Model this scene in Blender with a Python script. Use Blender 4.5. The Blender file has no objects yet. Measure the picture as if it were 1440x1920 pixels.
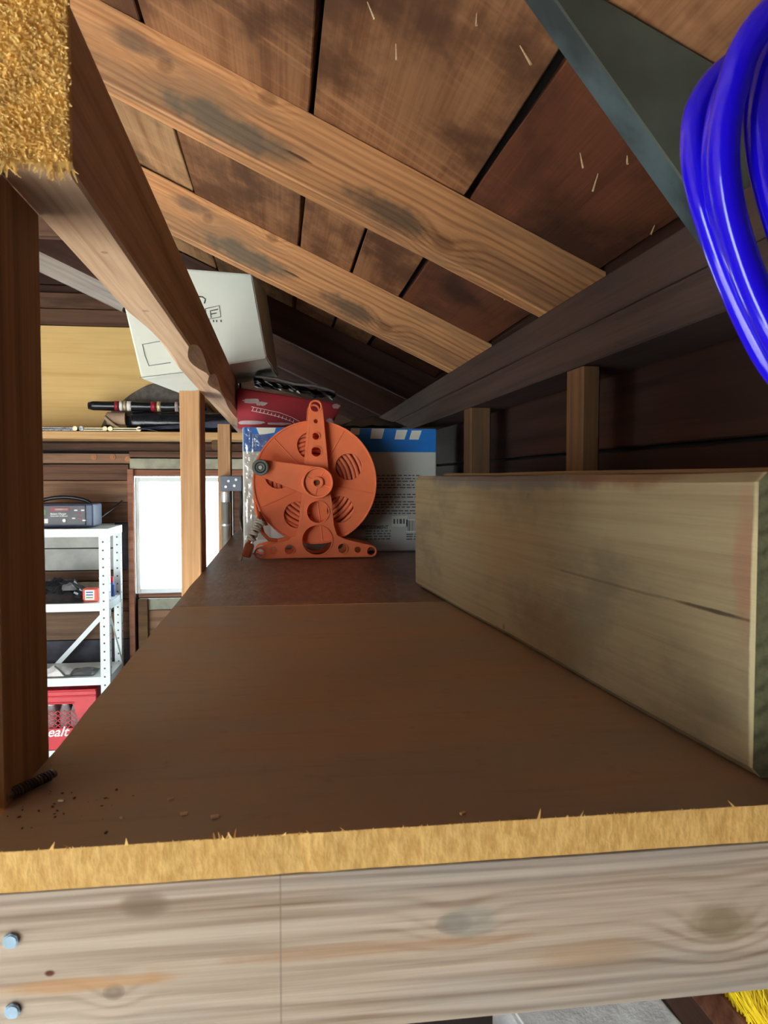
import bpy, bmesh, math, random
from mathutils import Vector, Matrix, noise as mnoise
R = math.radians
rnd = random.Random(7)
sc = bpy.context.scene
COL = sc.collection

# ------------------------------------------------------------------ camera
CZ = 1.80
cd = bpy.data.cameras.new('camera'); cam = bpy.data.objects.new('camera', cd); COL.objects.link(cam)
cam.location = (0, 0, CZ); cam.rotation_euler = (R(90 - 2.502), 0, R(-7.702))
cd.sensor_fit = 'VERTICAL'; cd.sensor_height = 24; cd.lens = 1442 * 24 / 1920
cd.clip_start = .01; cd.clip_end = 200
cd.dof.use_dof = True; cd.dof.focus_distance = 1.5; cd.dof.aperture_fstop = 18
sc.camera = cam
# ------------------------------------------------------------------ sky, sun, exposure
w = bpy.data.worlds.new('sky'); sc.world = w; w.use_nodes = True
bg = w.node_tree.nodes['Background']; bg.inputs[0].default_value = (.78, .92, 1.0, 1); bg.inputs[1].default_value = 6.0
sd = bpy.data.lights.new('sun', 'SUN'); sd.energy = 16; sd.angle = R(1); sd.color = (1, .95, .86)
sun = bpy.data.objects.new('sun', sd); COL.objects.link(sun); sun.rotation_euler = (R(46), 0, R(4))
def portal(name, loc, rot, sx, sy):
    l = bpy.data.lights.new(name, 'AREA'); l.shape = 'RECTANGLE'; l.size = sx; l.size_y = sy; l.cycles.is_portal = True
    o = bpy.data.objects.new(name, l); COL.objects.link(o); o.location = loc; o.rotation_euler = rot
DOOR = (-3.9, -.45, 2.15)          # x0, x1, height of the open garage door
YF = -1.1                          # front wall
portal('door_portal', ((DOOR[0]+DOOR[1])/2, YF - .02, DOOR[2]/2), (R(90), 0, 0), DOOR[1]-DOOR[0], DOOR[2])
portal('window_portal', (-.48, 3.99, 1.52), (R(-90), 0, 0), .48, .6)
sc.view_settings.view_transform = 'Standard'; sc.view_settings.look = 'None'
sc.view_settings.exposure = 0.85; sc.view_settings.gamma = 1; sc.view_settings.use_curve_mapping = False
sc.cycles.max_bounces = 10; sc.cycles.diffuse_bounces = 6

# ------------------------------------------------------------------ material helpers
class NT:
    def __init__(s, name):
        s.m = bpy.data.materials.new(name); s.m.use_nodes = True; s.t = s.m.node_tree
        s.b = s.t.nodes['Principled BSDF']; s.out = s.t.nodes['Material Output']
    def n(s, typ, ins=None, **kw):
        nd = s.t.nodes.new(typ)
        for k, v in kw.items(): setattr(nd, k, v)
        for k, v in (ins or {}).items(): s.set(nd.inputs[k], v)
        return nd
    def set(s, sock, v):
        if isinstance(v, bpy.types.NodeSocket): s.t.links.new(v, sock)
        else: sock.default_value = v
    def math(s, op, a, b=0.0, c=None):
        d = {0: a, 1: b}
        if c is not None: d[2] = c
        return s.n('ShaderNodeMath', d, operation=op).outputs[0]
    def vm(s, op, a, b):
        return s.n('ShaderNodeVectorMath', {0: a, 1: b}, operation=op).outputs[0]
    def mix(s, f, a, b, bt='MIX'):
        nd = s.t.nodes.new('ShaderNodeMix'); nd.data_type = 'RGBA'; nd.blend_type = bt
        s.set(nd.inputs[0], f)
        for i, v in ((6, a), (7, b)): s.set(nd.inputs[i], v if isinstance(v, bpy.types.NodeSocket) else c4(v))
        return nd.outputs[2]
    def noise(s, vec, scale, detail=2, rough=.55, out=0):
        return s.n('ShaderNodeTexNoise', {'Vector': vec, 'Scale': scale, 'Detail': detail, 'Roughness': rough}).outputs[out]
    def ramp(s, f, a, b, smooth=True):
        nd = s.n('ShaderNodeMapRange', {0: f, 1: a, 2: b, 3: 0.0, 4: 1.0})
        if smooth: nd.interpolation_type = 'SMOOTHSTEP'
        return nd.outputs[0]
    def coords(s, rand=True):
        o = s.n('ShaderNodeTexCoord').outputs['Object']
        if not rand: return o
        r = s.n('ShaderNodeObjectInfo').outputs['Random']
        off = s.n('ShaderNodeCombineXYZ', {0: s.math('MULTIPLY', r, 37.0), 1: s.math('MULTIPLY', r, 11.0), 2: s.math('MULTIPLY', r, 5.0)}).outputs[0]
        return s.vm('ADD', o, off)
    def scale(s, v, x, y, z): return s.vm('MULTIPLY', v, (x, y, z))
    def bump(s, h, st=.3, d=.002):
        s.set(s.b.inputs['Normal'], s.n('ShaderNodeBump', {'Height': h, 'Strength': st, 'Distance': d}).outputs[0])
def srgb(*c):
    return tuple(((x/255)/12.92 if x/255 <= .04045 else ((x/255+.055)/1.055)**2.4) for x in c)
def c4(c):
    c = tuple(c)
    return c if len(c) == 4 else c + (1,)

def plain(name, col, rough=.6, metal=0., var=.12, nscale=14., bump=0., coat=0., spec=.5):
    k = NT(name); v = k.coords()
    n = k.noise(v, nscale, 4)
    dk = tuple(x*(1-var*2) for x in col); lt = tuple(min(1, x*(1+var)) for x in col)
    k.set(k.b.inputs['Base Color'], k.mix(k.ramp(n, .3, .7), dk, lt))
    k.set(k.b.inputs['Roughness'], rough); k.set(k.b.inputs['Metallic'], metal)
    k.set(k.b.inputs['Coat Weight'], coat); k.set(k.b.inputs['Specular IOR Level'], spec)
    if bump: k.bump(k.noise(v, nscale*4, 3), bump, .002)
    return k.m

def wood(name, light, dark, stain, freq=150., warp=.035, stain_amt=.6, knots=None, cells=0., rough=.75, ringmix=.6, rand=True, vary=.35,
         stain_scale=(1.6, 6, 6), fibre=.35, lines=(), patches=(), bump=.35, stain_lo=.48, saw=0.):
    """boards run along local X; grain bands across local Y"""
    k = NT(name); o = k.coords(False); v = k.coords(rand)
    sx = k.n('ShaderNodeSeparateXYZ', {0: v})
    low = k.noise(k.scale(v, 1.1, 5, 5), 1.0, 2)
    y = k.math('ADD', sx.outputs[1], k.math('MULTIPLY', sx.outputs[2], .45))
    y = k.math('ADD', y, k.math('MULTIPLY', low, warp))
    kd = None
    def addknot(d2, amp):
        nonlocal y, kd
        g = k.math('POWER', 2.718, k.math('MULTIPLY', d2, -.22))
        y = k.math('ADD', y, k.math('MULTIPLY', g, amp))
        core = k.math('MULTIPLY', k.ramp(d2, 1.0, .45), k.math('MULTIPLY_ADD', k.math('SINE', k.math('MULTIPLY', d2, 9.0)), .10, .6))
        kd = core if kd is None else k.math('MAXIMUM', kd, core)
    if cells:
        vo = k.n('ShaderNodeTexVoronoi', {'Vector': k.scale(v, cells, cells*2.4, .001), 'Scale': 1.0, 'Randomness': 1.0})
        d = k.math('MULTIPLY', vo.outputs['Distance'], 9.0)
        addknot(k.math('MULTIPLY', d, d), .02)
    if knots:
        so = k.n('ShaderNodeSeparateXYZ', {0: o})
        for (kx, ky, rx, ry) in knots:
            a = k.math('DIVIDE', k.math('SUBTRACT', so.outputs[0], kx), rx)
            b = k.math('DIVIDE', k.math('SUBTRACT', so.outputs[1], ky), ry)
            addknot(k.math('ADD', k.math('MULTIPLY', a, a), k.math('MULTIPLY', b, b)), ry*1.6)
    ring = k.math('MULTIPLY_ADD', k.math('SINE', k.math('MULTIPLY', y, freq)), .5, .5)
    ring = k.math('POWER', ring, 2.2)
    ring = k.math('MULTIPLY', ring, k.ramp(k.noise(k.scale(v, 1.3, 14, 14), 1.0, 3, .6), .32, .66))
    mid = k.noise(k.scale(v, 1.6, 55, 55), 1.0, 4, .65)
    fine = k.noise(k.scale(v, 5, 220, 220), 1.0, 3, .6)
    g = k.math('ADD', k.math('MULTIPLY', ring, ringmix), k.math('MULTIPLY', k.ramp(fine, .35, .7), fibre))
    g = k.math('ADD', g, k.math('MULTIPLY', k.ramp(mid, .45, .7), .3))
    col = k.mix(k.math('MINIMUM', g, 1.0), light, dark)
    if kd is not None: col = k.mix(k.math('MULTIPLY', kd, .75), col, tuple(x*.45 for x in dark))
    if saw:
        sw_ = k.ramp(k.noise(k.scale(k.vm('ADD', v, k.n('ShaderNodeCombineXYZ', {0: k.math('MULTIPLY', sx.outputs[1], .25)}).outputs[0]), 70, 3, 3), 1.0, 3, .6), .45, .7)
        sw_ = k.math('MULTIPLY', sw_, k.ramp(k.noise(v, 6., 3), .42, .62))
        col = k.mix(k.math('MULTIPLY', sw_, saw), col, tuple(min(1, x*1.5) for x in light))
    sn = k.noise(k.scale(v, *stain_scale), 1.0, 5, .62)
    col = k.mix(k.math('MULTIPLY', k.ramp(sn, stain_lo, stain_lo+.22), stain_amt), col, stain)
    if patches or lines:
        so = k.n('ShaderNodeSeparateXYZ', {0: o})
    for (px, py, rx, ry, pc, amt) in patches:
        a = k.math('DIVIDE', k.math('SUBTRACT', so.outputs[0], px), rx); b = k.math('DIVIDE', k.math('SUBTRACT', so.outputs[1], py), ry)
        d2 = k.math('ADD', k.math('MULTIPLY', a, a), k.math('MULTIPLY', b, b))
        d2 = k.math('ADD', d2, k.math('MULTIPLY', k.math('SUBTRACT', k.noise(v, 25., 4), .5), 2.2))
        col = k.mix(k.math('MULTIPLY', k.ramp(d2, 1.3, .1), amt), col, pc)
    for (lx, lw, lc, amt) in lines:
        a = k.math('ABSOLUTE', k.math('SUBTRACT', so.outputs[0], lx))
        col = k.mix(k.math('MULTIPLY', k.ramp(a, lw, lw*.4), amt), col, lc)
    if rand and vary:
        r = k.n('ShaderNodeObjectInfo').outputs['Random']
        hs = k.n('ShaderNodeHueSaturation', {'Color': col, 'Value': k.math('MULTIPLY_ADD', r, vary*2, 1-vary)})
        col = hs.outputs[0]
    k.set(k.b.inputs['Base Color'], col); k.set(k.b.inputs['Roughness'], rough); k.set(k.b.inputs['Specular IOR Level'], .3)
    k.bump(k.math('ADD', k.math('MULTIPLY', ring, -.4), fine), bump, .0012)
    return k.m

# ------------------------------------------------------------------ object helpers
MAT = {}                                     # world matrix of each parent, by name
def place(o, M, parent=None):
    COL.objects.link(o)
    if parent is not None:
        o.parent = parent; o.matrix_basis = MAT[parent.name].inverted() @ M
    else: o.matrix_basis = M
    MAT[o.name] = M
    return o
def mesh_obj(name, me, mats=(), M=None, parent=None):
    o = bpy.data.objects.new(name, me)
    for m in (mats if isinstance(mats, (list, tuple)) else (mats,)):
        if m is not None and m.name not in [x.name for x in me.materials if x]: me.materials.append(m)
    return place(o, M or Matrix.Identity(4), parent)
def T(x, y, z): return Matrix.Translation((x, y, z))
def Rz(a): return Matrix.Rotation(a, 4, 'Z')
def Rx(a): return Matrix.Rotation(a, 4, 'X')
def Ry(a): return Matrix.Rotation(a, 4, 'Y')
def axes(c, ex, ey, ez):
    ex, ey, ez = Vector(ex).normalized(), Vector(ey).normalized(), Vector(ez).normalized()
    M = Matrix.Identity(4)
    for i in range(3): M[i][0], M[i][1], M[i][2], M[i][3] = ex[i], ey[i], ez[i], c[i]
    return M
def tag(o, label=None, cat=None, group=None, kind=None):
    for k, v in (('label', label), ('category', cat), ('group', group), ('kind', kind)):
        if v: o[k] = v
    return o
def empty(name, M, label=None, cat=None, group=None, kind=None):
    o = bpy.data.objects.new(name, None); o.empty_display_size = .02
    if not isinstance(M, Matrix): M = T(*M)
    place(o, M); return tag(o, label, cat, group, kind)
def from_bm(bm, name, mats, M=None, parent=None, smooth=False):
    me = bpy.data.meshes.new(name); bmesh.ops.recalc_face_normals(bm, faces=bm.faces); bm.to_mesh(me); bm.free()
    if smooth:
        for p in me.polygons: p.use_smooth = True
    return mesh_obj(name, me, mats, M, parent)
def bm_box(bm, sx, sy, sz, c=(0, 0, 0), bev=0., M=None, mi=0):
    r = bmesh.ops.create_cube(bm, size=1.0)['verts']
    bmesh.ops.scale(bm, vec=(sx, sy, sz), verts=r)
    fs = list({f for v in r for f in v.link_faces})
    if bev:
        es = list({e for v in r for e in v.link_edges})
        rr = bmesh.ops.bevel(bm, geom=es, offset=bev, segments=2, affect='EDGES', profile=.5)
        r = list({v for f in rr['faces'] for v in f.verts} | {v for v in r if v.is_valid}); fs = list({f for v in r for f in v.link_faces})
    for f in fs: f.material_index = mi
    bmesh.ops.transform(bm, matrix=T(*c) @ (M or Matrix.Identity(4)), verts=r)
    return r
def box(name, mats, sx, sy, sz, M, parent=None, bev=.002):
    bm = bmesh.new(); bm_box(bm, sx, sy, sz, bev=bev)
    return from_bm(bm, name, mats, M, parent)
def bx(name, mats, x0, x1, y0, y1, z0, z1, parent=None, bev=.002):
    return box(name, mats, x1-x0, y1-y0, z1-z0, T((x0+x1)/2, (y0+y1)/2, (z0+z1)/2), parent, bev)
def bm_cyl(bm, r, h, M, seg=16, r2=None, mi=0):
    v = bmesh.ops.create_cone(bm, cap_ends=True, segments=seg, radius1=r, radius2=r if r2 is None else r2, depth=h, matrix=M)['verts']
    for f in {f for a in v for f in a.link_faces}: f.material_index = mi
    return v
def board_mesh(L, W, H, seed=0, bev=.002, wob=.0015, nx=None):
    bm = bmesh.new(); nx = nx or max(2, min(14, int(L/.12)))
    prof = [(-W/2+bev, -H/2), (W/2-bev, -H/2), (W/2, -H/2+bev), (W/2, H/2-bev), (W/2-bev, H/2), (-W/2+bev, H/2), (-W/2, H/2-bev), (-W/2, -H/2+bev)]
    rows = []
    for i in range(nx+1):
        x = -L/2 + L*i/nx
        row = []
        for j, (y, z) in enumerate(prof):
            nv = mnoise.noise_vector(Vector((x*4+seed*3.1, (y > 0)*5.+seed, (z > 0)*3.)))
            row.append(bm.verts.new((x, y + nv.y*wob, z + nv.z*wob*.6)))
        rows.append(row)
    for a, b in zip(rows, rows[1:]):
        for j in range(8): bm.faces.new((a[j], a[(j+1) % 8], b[(j+1) % 8], b[j]))
    bm.faces.new(rows[0][::-1]); bm.faces.new(rows[-1])
    return bm
def board(name, mat, L, W, H, M, parent=None, seed=0, bev=.002, wob=.0015):
    return from_bm(board_mesh(L, W, H, seed, bev, wob), name, mat, M, parent)
def tube(name, pts, r, mat, parent=None, closed=False, res=3, M=None, kind='POLY'):
    cu = bpy.data.curves.new(name, 'CURVE'); cu.dimensions = '3D'; cu.bevel_depth = r; cu.bevel_resolution = res; cu.use_fill_caps = True
    sp = cu.splines.new('POLY'); sp.points.add(len(pts)-1)
    for p, q in zip(sp.points, pts): p.co = (*q, 1)
    sp.use_cyclic_u = closed
    tmp = bpy.data.objects.new('tmp', cu); me = bpy.data.meshes.new_from_object(tmp); bpy.data.objects.remove(tmp)
    me.name = name
    for p in me.polygons: p.use_smooth = True
    return mesh_obj(name, me, mat, M, parent)
def plate2d(name, outer, holes, depth, bev, mat, M, parent=None):
    """flat plate with holes, drawn in local XY and extruded along Z"""
    cu = bpy.data.curves.new(name, 'CURVE'); cu.dimensions = '2D'; cu.fill_mode = 'BOTH'; cu.extrude = depth/2; cu.bevel_depth = bev; cu.bevel_resolution = 1; cu.offset = -bev
    for poly in [outer] + holes:
        sp = cu.splines.new('POLY'); sp.points.add(len(poly)-1); sp.use_cyclic_u = True
        for p, q in zip(sp.points, poly): p.co = (q[0], q[1], 0, 1)
    tmp = bpy.data.objects.new('tmp', cu); me = bpy.data.meshes.new_from_object(tmp); bpy.data.objects.remove(tmp)
    me.name = name
    return mesh_obj(name, me, mat, M, parent)
def circ(cx, cy, r, n=28, cw=False):
    a = [(cx+r*math.cos(2*math.pi*i/n), cy+r*math.sin(2*math.pi*i/n)) for i in range(n)]
    return a[::-1] if cw else a
def text(name, body, size, mat, M, parent=None, ext=.0003, shear=0., bold=0., xs=1.0):
    cu = bpy.data.curves.new(name, 'FONT'); cu.body = body; cu.size = size; cu.extrude = ext; cu.shear = shear; cu.offset = bold; cu.align_x = 'LEFT'
    cu.resolution_u = 3
    tmp = bpy.data.objects.new('tmp', cu); me = bpy.data.meshes.new_from_object(tmp); bpy.data.objects.remove(tmp); me.name = name
    for v in me.vertices: v.co.x *= xs
    return mesh_obj(name, me, mat, M, parent)
FACE = axes((0, 0, 0), (1, 0, 0), (0, 0, 1), (0, -1, 0))       # local XY drawn on a plane that faces the camera side (-Y)
def face_at(x, y, z): return T(x, y, z) @ FACE
def heap_mesh(nx, ny, sx, sy, fn):
    bm = bmesh.new(); g = [[bm.verts.new((sx*(i/(nx-1)-.5), sy*(j/(ny-1)-.5), fn(i/(nx-1), j/(ny-1)))) for j in range(ny)] for i in range(nx)]
    for i in range(nx-1):
        for j in range(ny-1): bm.faces.new((g[i][j], g[i+1][j], g[i+1][j+1], g[i][j+1]))
    return bm

# ------------------------------------------------------------------ materials
M = {}
M['roof'] = wood('roof plank wood', srgb(156, 112, 78), srgb(108, 66, 40), srgb(78, 50, 36), freq=110, warp=.14, stain_amt=.85, cells=1.3, vary=.22, stain_scale=(5, 7, 7), rough=.7, ringmix=.4, saw=.7, stain_lo=.43)
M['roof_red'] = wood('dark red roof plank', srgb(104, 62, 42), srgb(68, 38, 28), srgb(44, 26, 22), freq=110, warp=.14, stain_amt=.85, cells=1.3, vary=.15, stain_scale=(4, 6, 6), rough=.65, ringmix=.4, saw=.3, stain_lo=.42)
M['roof_tan'] = wood('grey tan roof plank', srgb(176, 140, 102), srgb(128, 92, 62), srgb(88, 70, 54), freq=110, warp=.14, stain_amt=.8, cells=2.2, vary=.22, stain_scale=(6, 9, 9), rough=.7, ringmix=.45, saw=.35, stain_lo=.46)
M['rafter'] = wood('rafter wood', srgb(206, 154, 106), srgb(142, 90, 54), srgb(116, 94, 74), freq=680, warp=.06, stain_amt=.6, vary=.08, rand=False,
                   knots=[(0.628, .036, .016, .011), (0.927, -.028, .02, .013), (0.491, .011, .014, .012), (0.264, .02, .01, .008)], patches=[(0.594, -.024, .12, .022, srgb(92, 88, 76), .85), (0.844, -.025, .08, .02, srgb(84, 74, 62), .8), (0.699, -.014, .022, .002, srgb(70, 40, 24), .8), (0.454, .02, .05, .014, srgb(72, 66, 64), .6)], stain_scale=(3, 16, 16), ringmix=.5)
M['rafter_grey'] = wood('pale grey rafter wood', srgb(205, 198, 190), srgb(160, 150, 140), srgb(140, 125, 115), freq=300, stain_amt=.4)
M['dark'] = wood('old dark brown wood', srgb(110, 80, 62), srgb(72, 48, 36), srgb(54, 38, 30), freq=160, stain_amt=.6, cells=1.6, vary=.3)
M['siding'] = wood('dark brown siding', srgb(62, 38, 30), srgb(36, 22, 18), srgb(22, 16, 15), freq=140, stain_amt=.7, cells=1.5, vary=.3)
M['stud'] = wood('old stud wood', srgb(122, 92, 62), srgb(88, 62, 42), srgb(64, 48, 36), freq=240, stain_amt=.5)
M['plate'] = wood('dark plate wood', srgb(68, 54, 50), srgb(46, 36, 33), srgb(38, 36, 40), freq=200, stain_amt=.6)  # dark grey brown tone for both top plates
M['beam'] = wood('header beam wood', srgb(218, 186, 154), srgb(160, 122, 92), srgb(168, 138, 114), freq=300, warp=.06, stain_amt=.5, rand=False, knots=[(-1.05, .004, .004, .003), (-.85, .0, .005, .004)], ringmix=.5)
M['post'] = wood('post wood', srgb(194, 152, 108), srgb(134, 98, 66), srgb(118, 88, 64), freq=230, stain_amt=.4, cells=.9, vary=.12)
M['fascia'] = wood('front rail wood', srgb(200, 184, 166), srgb(132, 106, 84), srgb(168, 166, 162), freq=900, warp=.075, stain_amt=.6, rand=False,
                   knots=[(.021, .010, .011, .0065), (.171, -.002, .014, .0095), (-.151, -.011, .006, .005)], stain_scale=(3, 18, 18), lines=[(-.069, .0006, srgb(126, 112, 98), .55)],
                   patches=[(-.136, .032, .013, .007, srgb(128, 108, 90), .75), (-.16, -.006, .05, .004, srgb(190, 146, 100), .8), (-.02, .0, .12, .004, srgb(176, 138, 104), .6), (.10, -.012, .05, .008, srgb(176, 142, 108), .5), (.03, .010, .017, .009, srgb(150, 150, 142), .6), (.171, -.002, .02, .012, srgb(150, 132, 104), .6), (-.181, .001, .0025, .0016, srgb(96, 48, 30), 1.)], ringmix=.62)
M['timber'] = wood('weathered timber', srgb(150, 138, 108), srgb(124, 108, 80), srgb(110, 104, 84), freq=90, warp=.16, stain_amt=.65, rand=False, ringmix=.3, fibre=.3, stain_scale=(7, 14, 14), bump=.6,
                   knots=[(-.001, -.08, .005, .004), (.067, .070, .005, .004)],
                   patches=[(-.05, .088, .32, .014, srgb(98, 96, 94), .8), (.25, .09, .1, .012, srgb(116, 84, 62), .8), (.12, -.06, .10, .03, srgb(116, 96, 68), .6), (.41, .04, .012, .05, srgb(146, 104, 84), .6), (-.02, .02, .14, .05, srgb(150, 122, 88), .4), (.37, .003, .06, .0016, srgb(60, 50, 40), .9), (.22, .002, .12, .0012, srgb(96, 80, 62), .6), (.419, 0, .0035, .12, srgb(206, 200, 160), .8)])
M['timber_end'] = wood('timber end grain', srgb(128, 128, 96), srgb(84, 88, 66), srgb(60, 66, 52), freq=500, stain_amt=.6, rand=False, stain_scale=(14, 14, 14))
M['ply'] = wood('yellow plywood panel', srgb(226, 192, 128), srgb(206, 166, 100), srgb(196, 158, 100), freq=40, warp=.3, stain_amt=.35, cells=1.2, vary=.03, ringmix=.5, fibre=.2)
M['shelfwood'] = wood('pale shelf wood', srgb(214, 174, 122), srgb(178, 132, 84), srgb(170, 124, 80), freq=220, stain_amt=.3, vary=.04)
M['redwood'] = wood('reddish trim wood', srgb(168, 116, 92), srgb(128, 82, 62), srgb(120, 92, 80), freq=260, stain_amt=.4)
M['block'] = plain('pale grey siding paint', srgb(176, 176, 170), .9, var=.1, nscale=9, bump=.4)
M['bluegrey'] = plain('blue black siding stain', srgb(62, 62, 70), .8, var=.2)
M['floor'] = plain('concrete', srgb(196, 194, 190), .85, var=.12, nscale=3, bump=.2)
M['ground'] = plain('pale driveway concrete', srgb(205, 203, 198), .9, var=.06, nscale=1)
M['felt'] = plain('black roofing felt', (.012, .011, .01), .95)
M['wallin'] = plain('garage wall board', srgb(206, 200, 190), .85, var=.1, nscale=2)
M['glass'] = None
def deck_mat():
    k = NT('brown hardboard deck'); v = k.coords(False)
    n1 = k.noise(k.scale(v, 1, 2.2, 1), 5, 4); n2 = k.noise(v, 60, 4); n3 = k.noise(k.scale(v, 4, 40, 4), 3, 3)
    c = k.mix(k.ramp(n1, .35, .65), srgb(144, 132, 116), srgb(156, 134, 110))
    c = k.mix(k.math('MULTIPLY', k.ramp(n3, .5, .8), .25), c, srgb(112, 96, 76))
    c = k.mix(k.math('MULTIPLY', k.ramp(n2, .6, .8), .3), c, srgb(84, 66, 52))
    k.set(k.b.inputs['Base Color'], c); k.set(k.b.inputs['Roughness'], k.math('MULTIPLY_ADD', n1, .25, .42)); k.bump(n2, .15, .001)
    return k.m
M['deck'] = deck_mat()
def deck2_mat():
    k = NT('rough dark brown deck'); v = k.coords(False)
    n1 = k.noise(k.scale(v, 90, 30, 30), 1, 4); n2 = k.noise(v, 8, 4)
    c = k.mix(k.ramp(n1, .35, .7), srgb(100, 80, 74), srgb(128, 104, 94)); c = k.mix(k.math('MULTIPLY', k.ramp(n2, .4, .7), .4), c, srgb(78, 56, 48))
    k.set(k.b.inputs['Base Color'], c); k.set(k.b.inputs['Roughness'], .45); k.bump(n1, .5, .002)
    return k.m
M['deck2'] = deck2_mat()
def edge_mat():
    k = NT('raw yellow board edge'); v = k.coords(False)
    n = k.noise(k.scale(v, 300, 300, 120), 1, 3); n2 = k.noise(v, 22, 4); n3 = k.noise(v, 75, 2)
    c = k.mix(k.ramp(n, .3, .7), srgb(206, 160, 88), srgb(232, 190, 116)); c = k.mix(k.math('MULTIPLY', k.ramp(n2, .55, .75), .5), c, srgb(190, 146, 92))
    c = k.mix(k.math('MULTIPLY', k.ramp(n3, .73, .8), .7), c, srgb(120, 84, 50))
    k.set(k.b.inputs['Base Color'], c); k.set(k.b.inputs['Roughness'], .85); k.bump(n, .6, .001)
    return k.m
M['edge'] = edge_mat()
M['carpet'] = plain('orange gold carpet pile', srgb(250, 212, 136), .95, var=.12, nscale=60)
M['green'] = plain('dusty grey green paint', srgb(74, 82, 74), .8, var=.22, nscale=7, bump=.15)
M['teal'] = plain('worn blue grey paint', srgb(66, 84, 90), .6, var=.3, nscale=16, bump=.2)
M['hose'] = plain('glossy blue plastic', (.012, .004, .80), .13, var=.03, coat=.6)
M['orange'] = plain('orange reel plastic', srgb(238, 120, 72), .5, var=.06, nscale=10)
M['orangedark'] = plain('orange cord rubber', srgb(226, 120, 78), .55, var=.1)
M['greyplastic'] = plain('grey green knob plastic', srgb(120, 128, 122), .35)
M['blackplastic'] = plain('black plastic', (.012, .012, .014), .35)
M['blackbag'] = plain('shiny black bag plastic', (.012, .014, .018), .22)
M['steel'] = plain('dull dark steel', (.20, .20, .20), .35, metal=1., var=.3, nscale=80)
M['galv'] = plain('galvanised steel', srgb(150, 178, 200), .5, metal=.35, var=.15, nscale=60)
M['conduit'] = plain('conduit steel', srgb(210, 212, 210), .35, metal=.7)
M['boxgrey'] = plain('grey electrical box steel', srgb(92, 98, 112), .55, metal=.2)
M['card'] = plain('grey printed carton board', srgb(188, 190, 184), .6, var=.05, nscale=9)
M['cardblue'] = plain('blue carton print', srgb(24, 112, 196), .5, var=.06)
M['cardwhite'] = plain('pale carton print', srgb(214, 216, 204), .55, var=.04)
M['ink'] = plain('dark grey ink', srgb(84, 86, 88), .6)
M['tape'] = None
M['white_card'] = plain('pale mint white carton', srgb(226, 234, 226), .6, var=.03, nscale=6)
M['white_steel'] = plain('white enamelled steel', srgb(232, 240, 240), .4, var=.03)
M['red'] = plain('dark red printed board', srgb(150, 30, 44), .45, var=.12, nscale=12)
M['redcrate'] = plain('red crate plastic', srgb(214, 44, 56), .4, var=.06)
M['whitepaint'] = plain('white print', srgb(238, 236, 234), .5, var=.04)
M['torn'] = plain('torn paper fibre', srgb(176, 158, 158), .8, var=.15, nscale=30)
M['navy'] = plain('blue grey cloth', srgb(74, 78, 98), .85, var=.2)
M['greycloth'] = plain('grey felt cloth', srgb(152, 146, 140), .95, var=.15, nscale=30)
M['brass'] = plain('pale brass strip', srgb(206, 192, 150), .4, metal=.4)
M['cardtube'] = plain('brown tube board', srgb(168, 142, 116), .8)
M['yellow'] = plain('yellow brush fibre', srgb(244, 214, 20), .5, var=.1)
M['bench'] = plain('blue grey bench paint', srgb(92, 96, 110), .6)
M['foam'] = plain('white streaked panel', srgb(226, 230, 234), .5, var=.08, nscale=40, bump=.5)
M['chargerblue'] = plain('dark slate charger case', srgb(72, 86, 116), .45)
M['chargergrey'] = plain('charger front panel', srgb(92, 92, 98), .5)
M['green_dot'] = plain('green print', srgb(110, 150, 80), .5)
M['bluep'] = plain('blue print', srgb(60, 90, 160), .5)
M['chip'] = plain('pale wood chip', srgb(206, 180, 140), .8)
M['dirt'] = plain('dark dirt and hollow shade', srgb(60, 44, 34), .9)
M['film'] = plain('dusty grey plastic film', srgb(104, 104, 104), .35)
def tape_mat():
    k = NT('clear packing tape'); t = k.n('ShaderNodeBsdfTransparent', {0: (.93, .93, .9, 1)}); g = k.n('ShaderNodeBsdfGlossy', {'Color': (.9, .9, .9, 1), 'Roughness': .25})
    v = k.coords(False); bp = k.n('ShaderNodeBump', {'Height': k.noise(k.scale(v, 60, 60, 12), 1, 3), 'Strength': .8, 'Distance': .004})
    k.t.links.new(bp.outputs[0], g.inputs['Normal'])
    mx = k.n('ShaderNodeMixShader', {0: .28, 1: t.outputs[0], 2: g.outputs[0]}); k.t.links.new(mx.outputs[0], k.out.inputs[0]); return k.m
M['tape'] = tape_mat()
def glass_mat():
    k = NT('window glass'); t = k.n('ShaderNodeBsdfTransparent', {0: (.95, .97, .97, 1)}); g = k.n('ShaderNodeBsdfGlossy', {'Roughness': .02})
    mx = k.n('ShaderNodeMixShader', {0: .06, 1: t.outputs[0], 2: g.outputs[0]}); k.t.links.new(mx.outputs[0], k.out.inputs[0]); return k.m
M['glass'] = glass_mat()

# ================================================================== STRUCTURE
XW, YB, XL = .47, 3.95, -4.6                 # right wall planks, back wall, left wall
Z0, S = 2.322, .4655                         # roof underside: z = Z0 - S x
NRM = math.sqrt(1+S*S)
XR = -1.75                                   # ridge
def roofz(x): return Z0 - S*x
g = bx('ground', M['ground'], -30, 30, -30, 30, -.16, -.10, bev=0); tag(g, 'pale concrete ground outside the garage', 'ground', kind='structure')
f = bx('floor', M['floor'], XL-.1, XW+.05, YF, YB+.05, -.10, 0, bev=0); tag(f, kind='structure')
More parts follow.
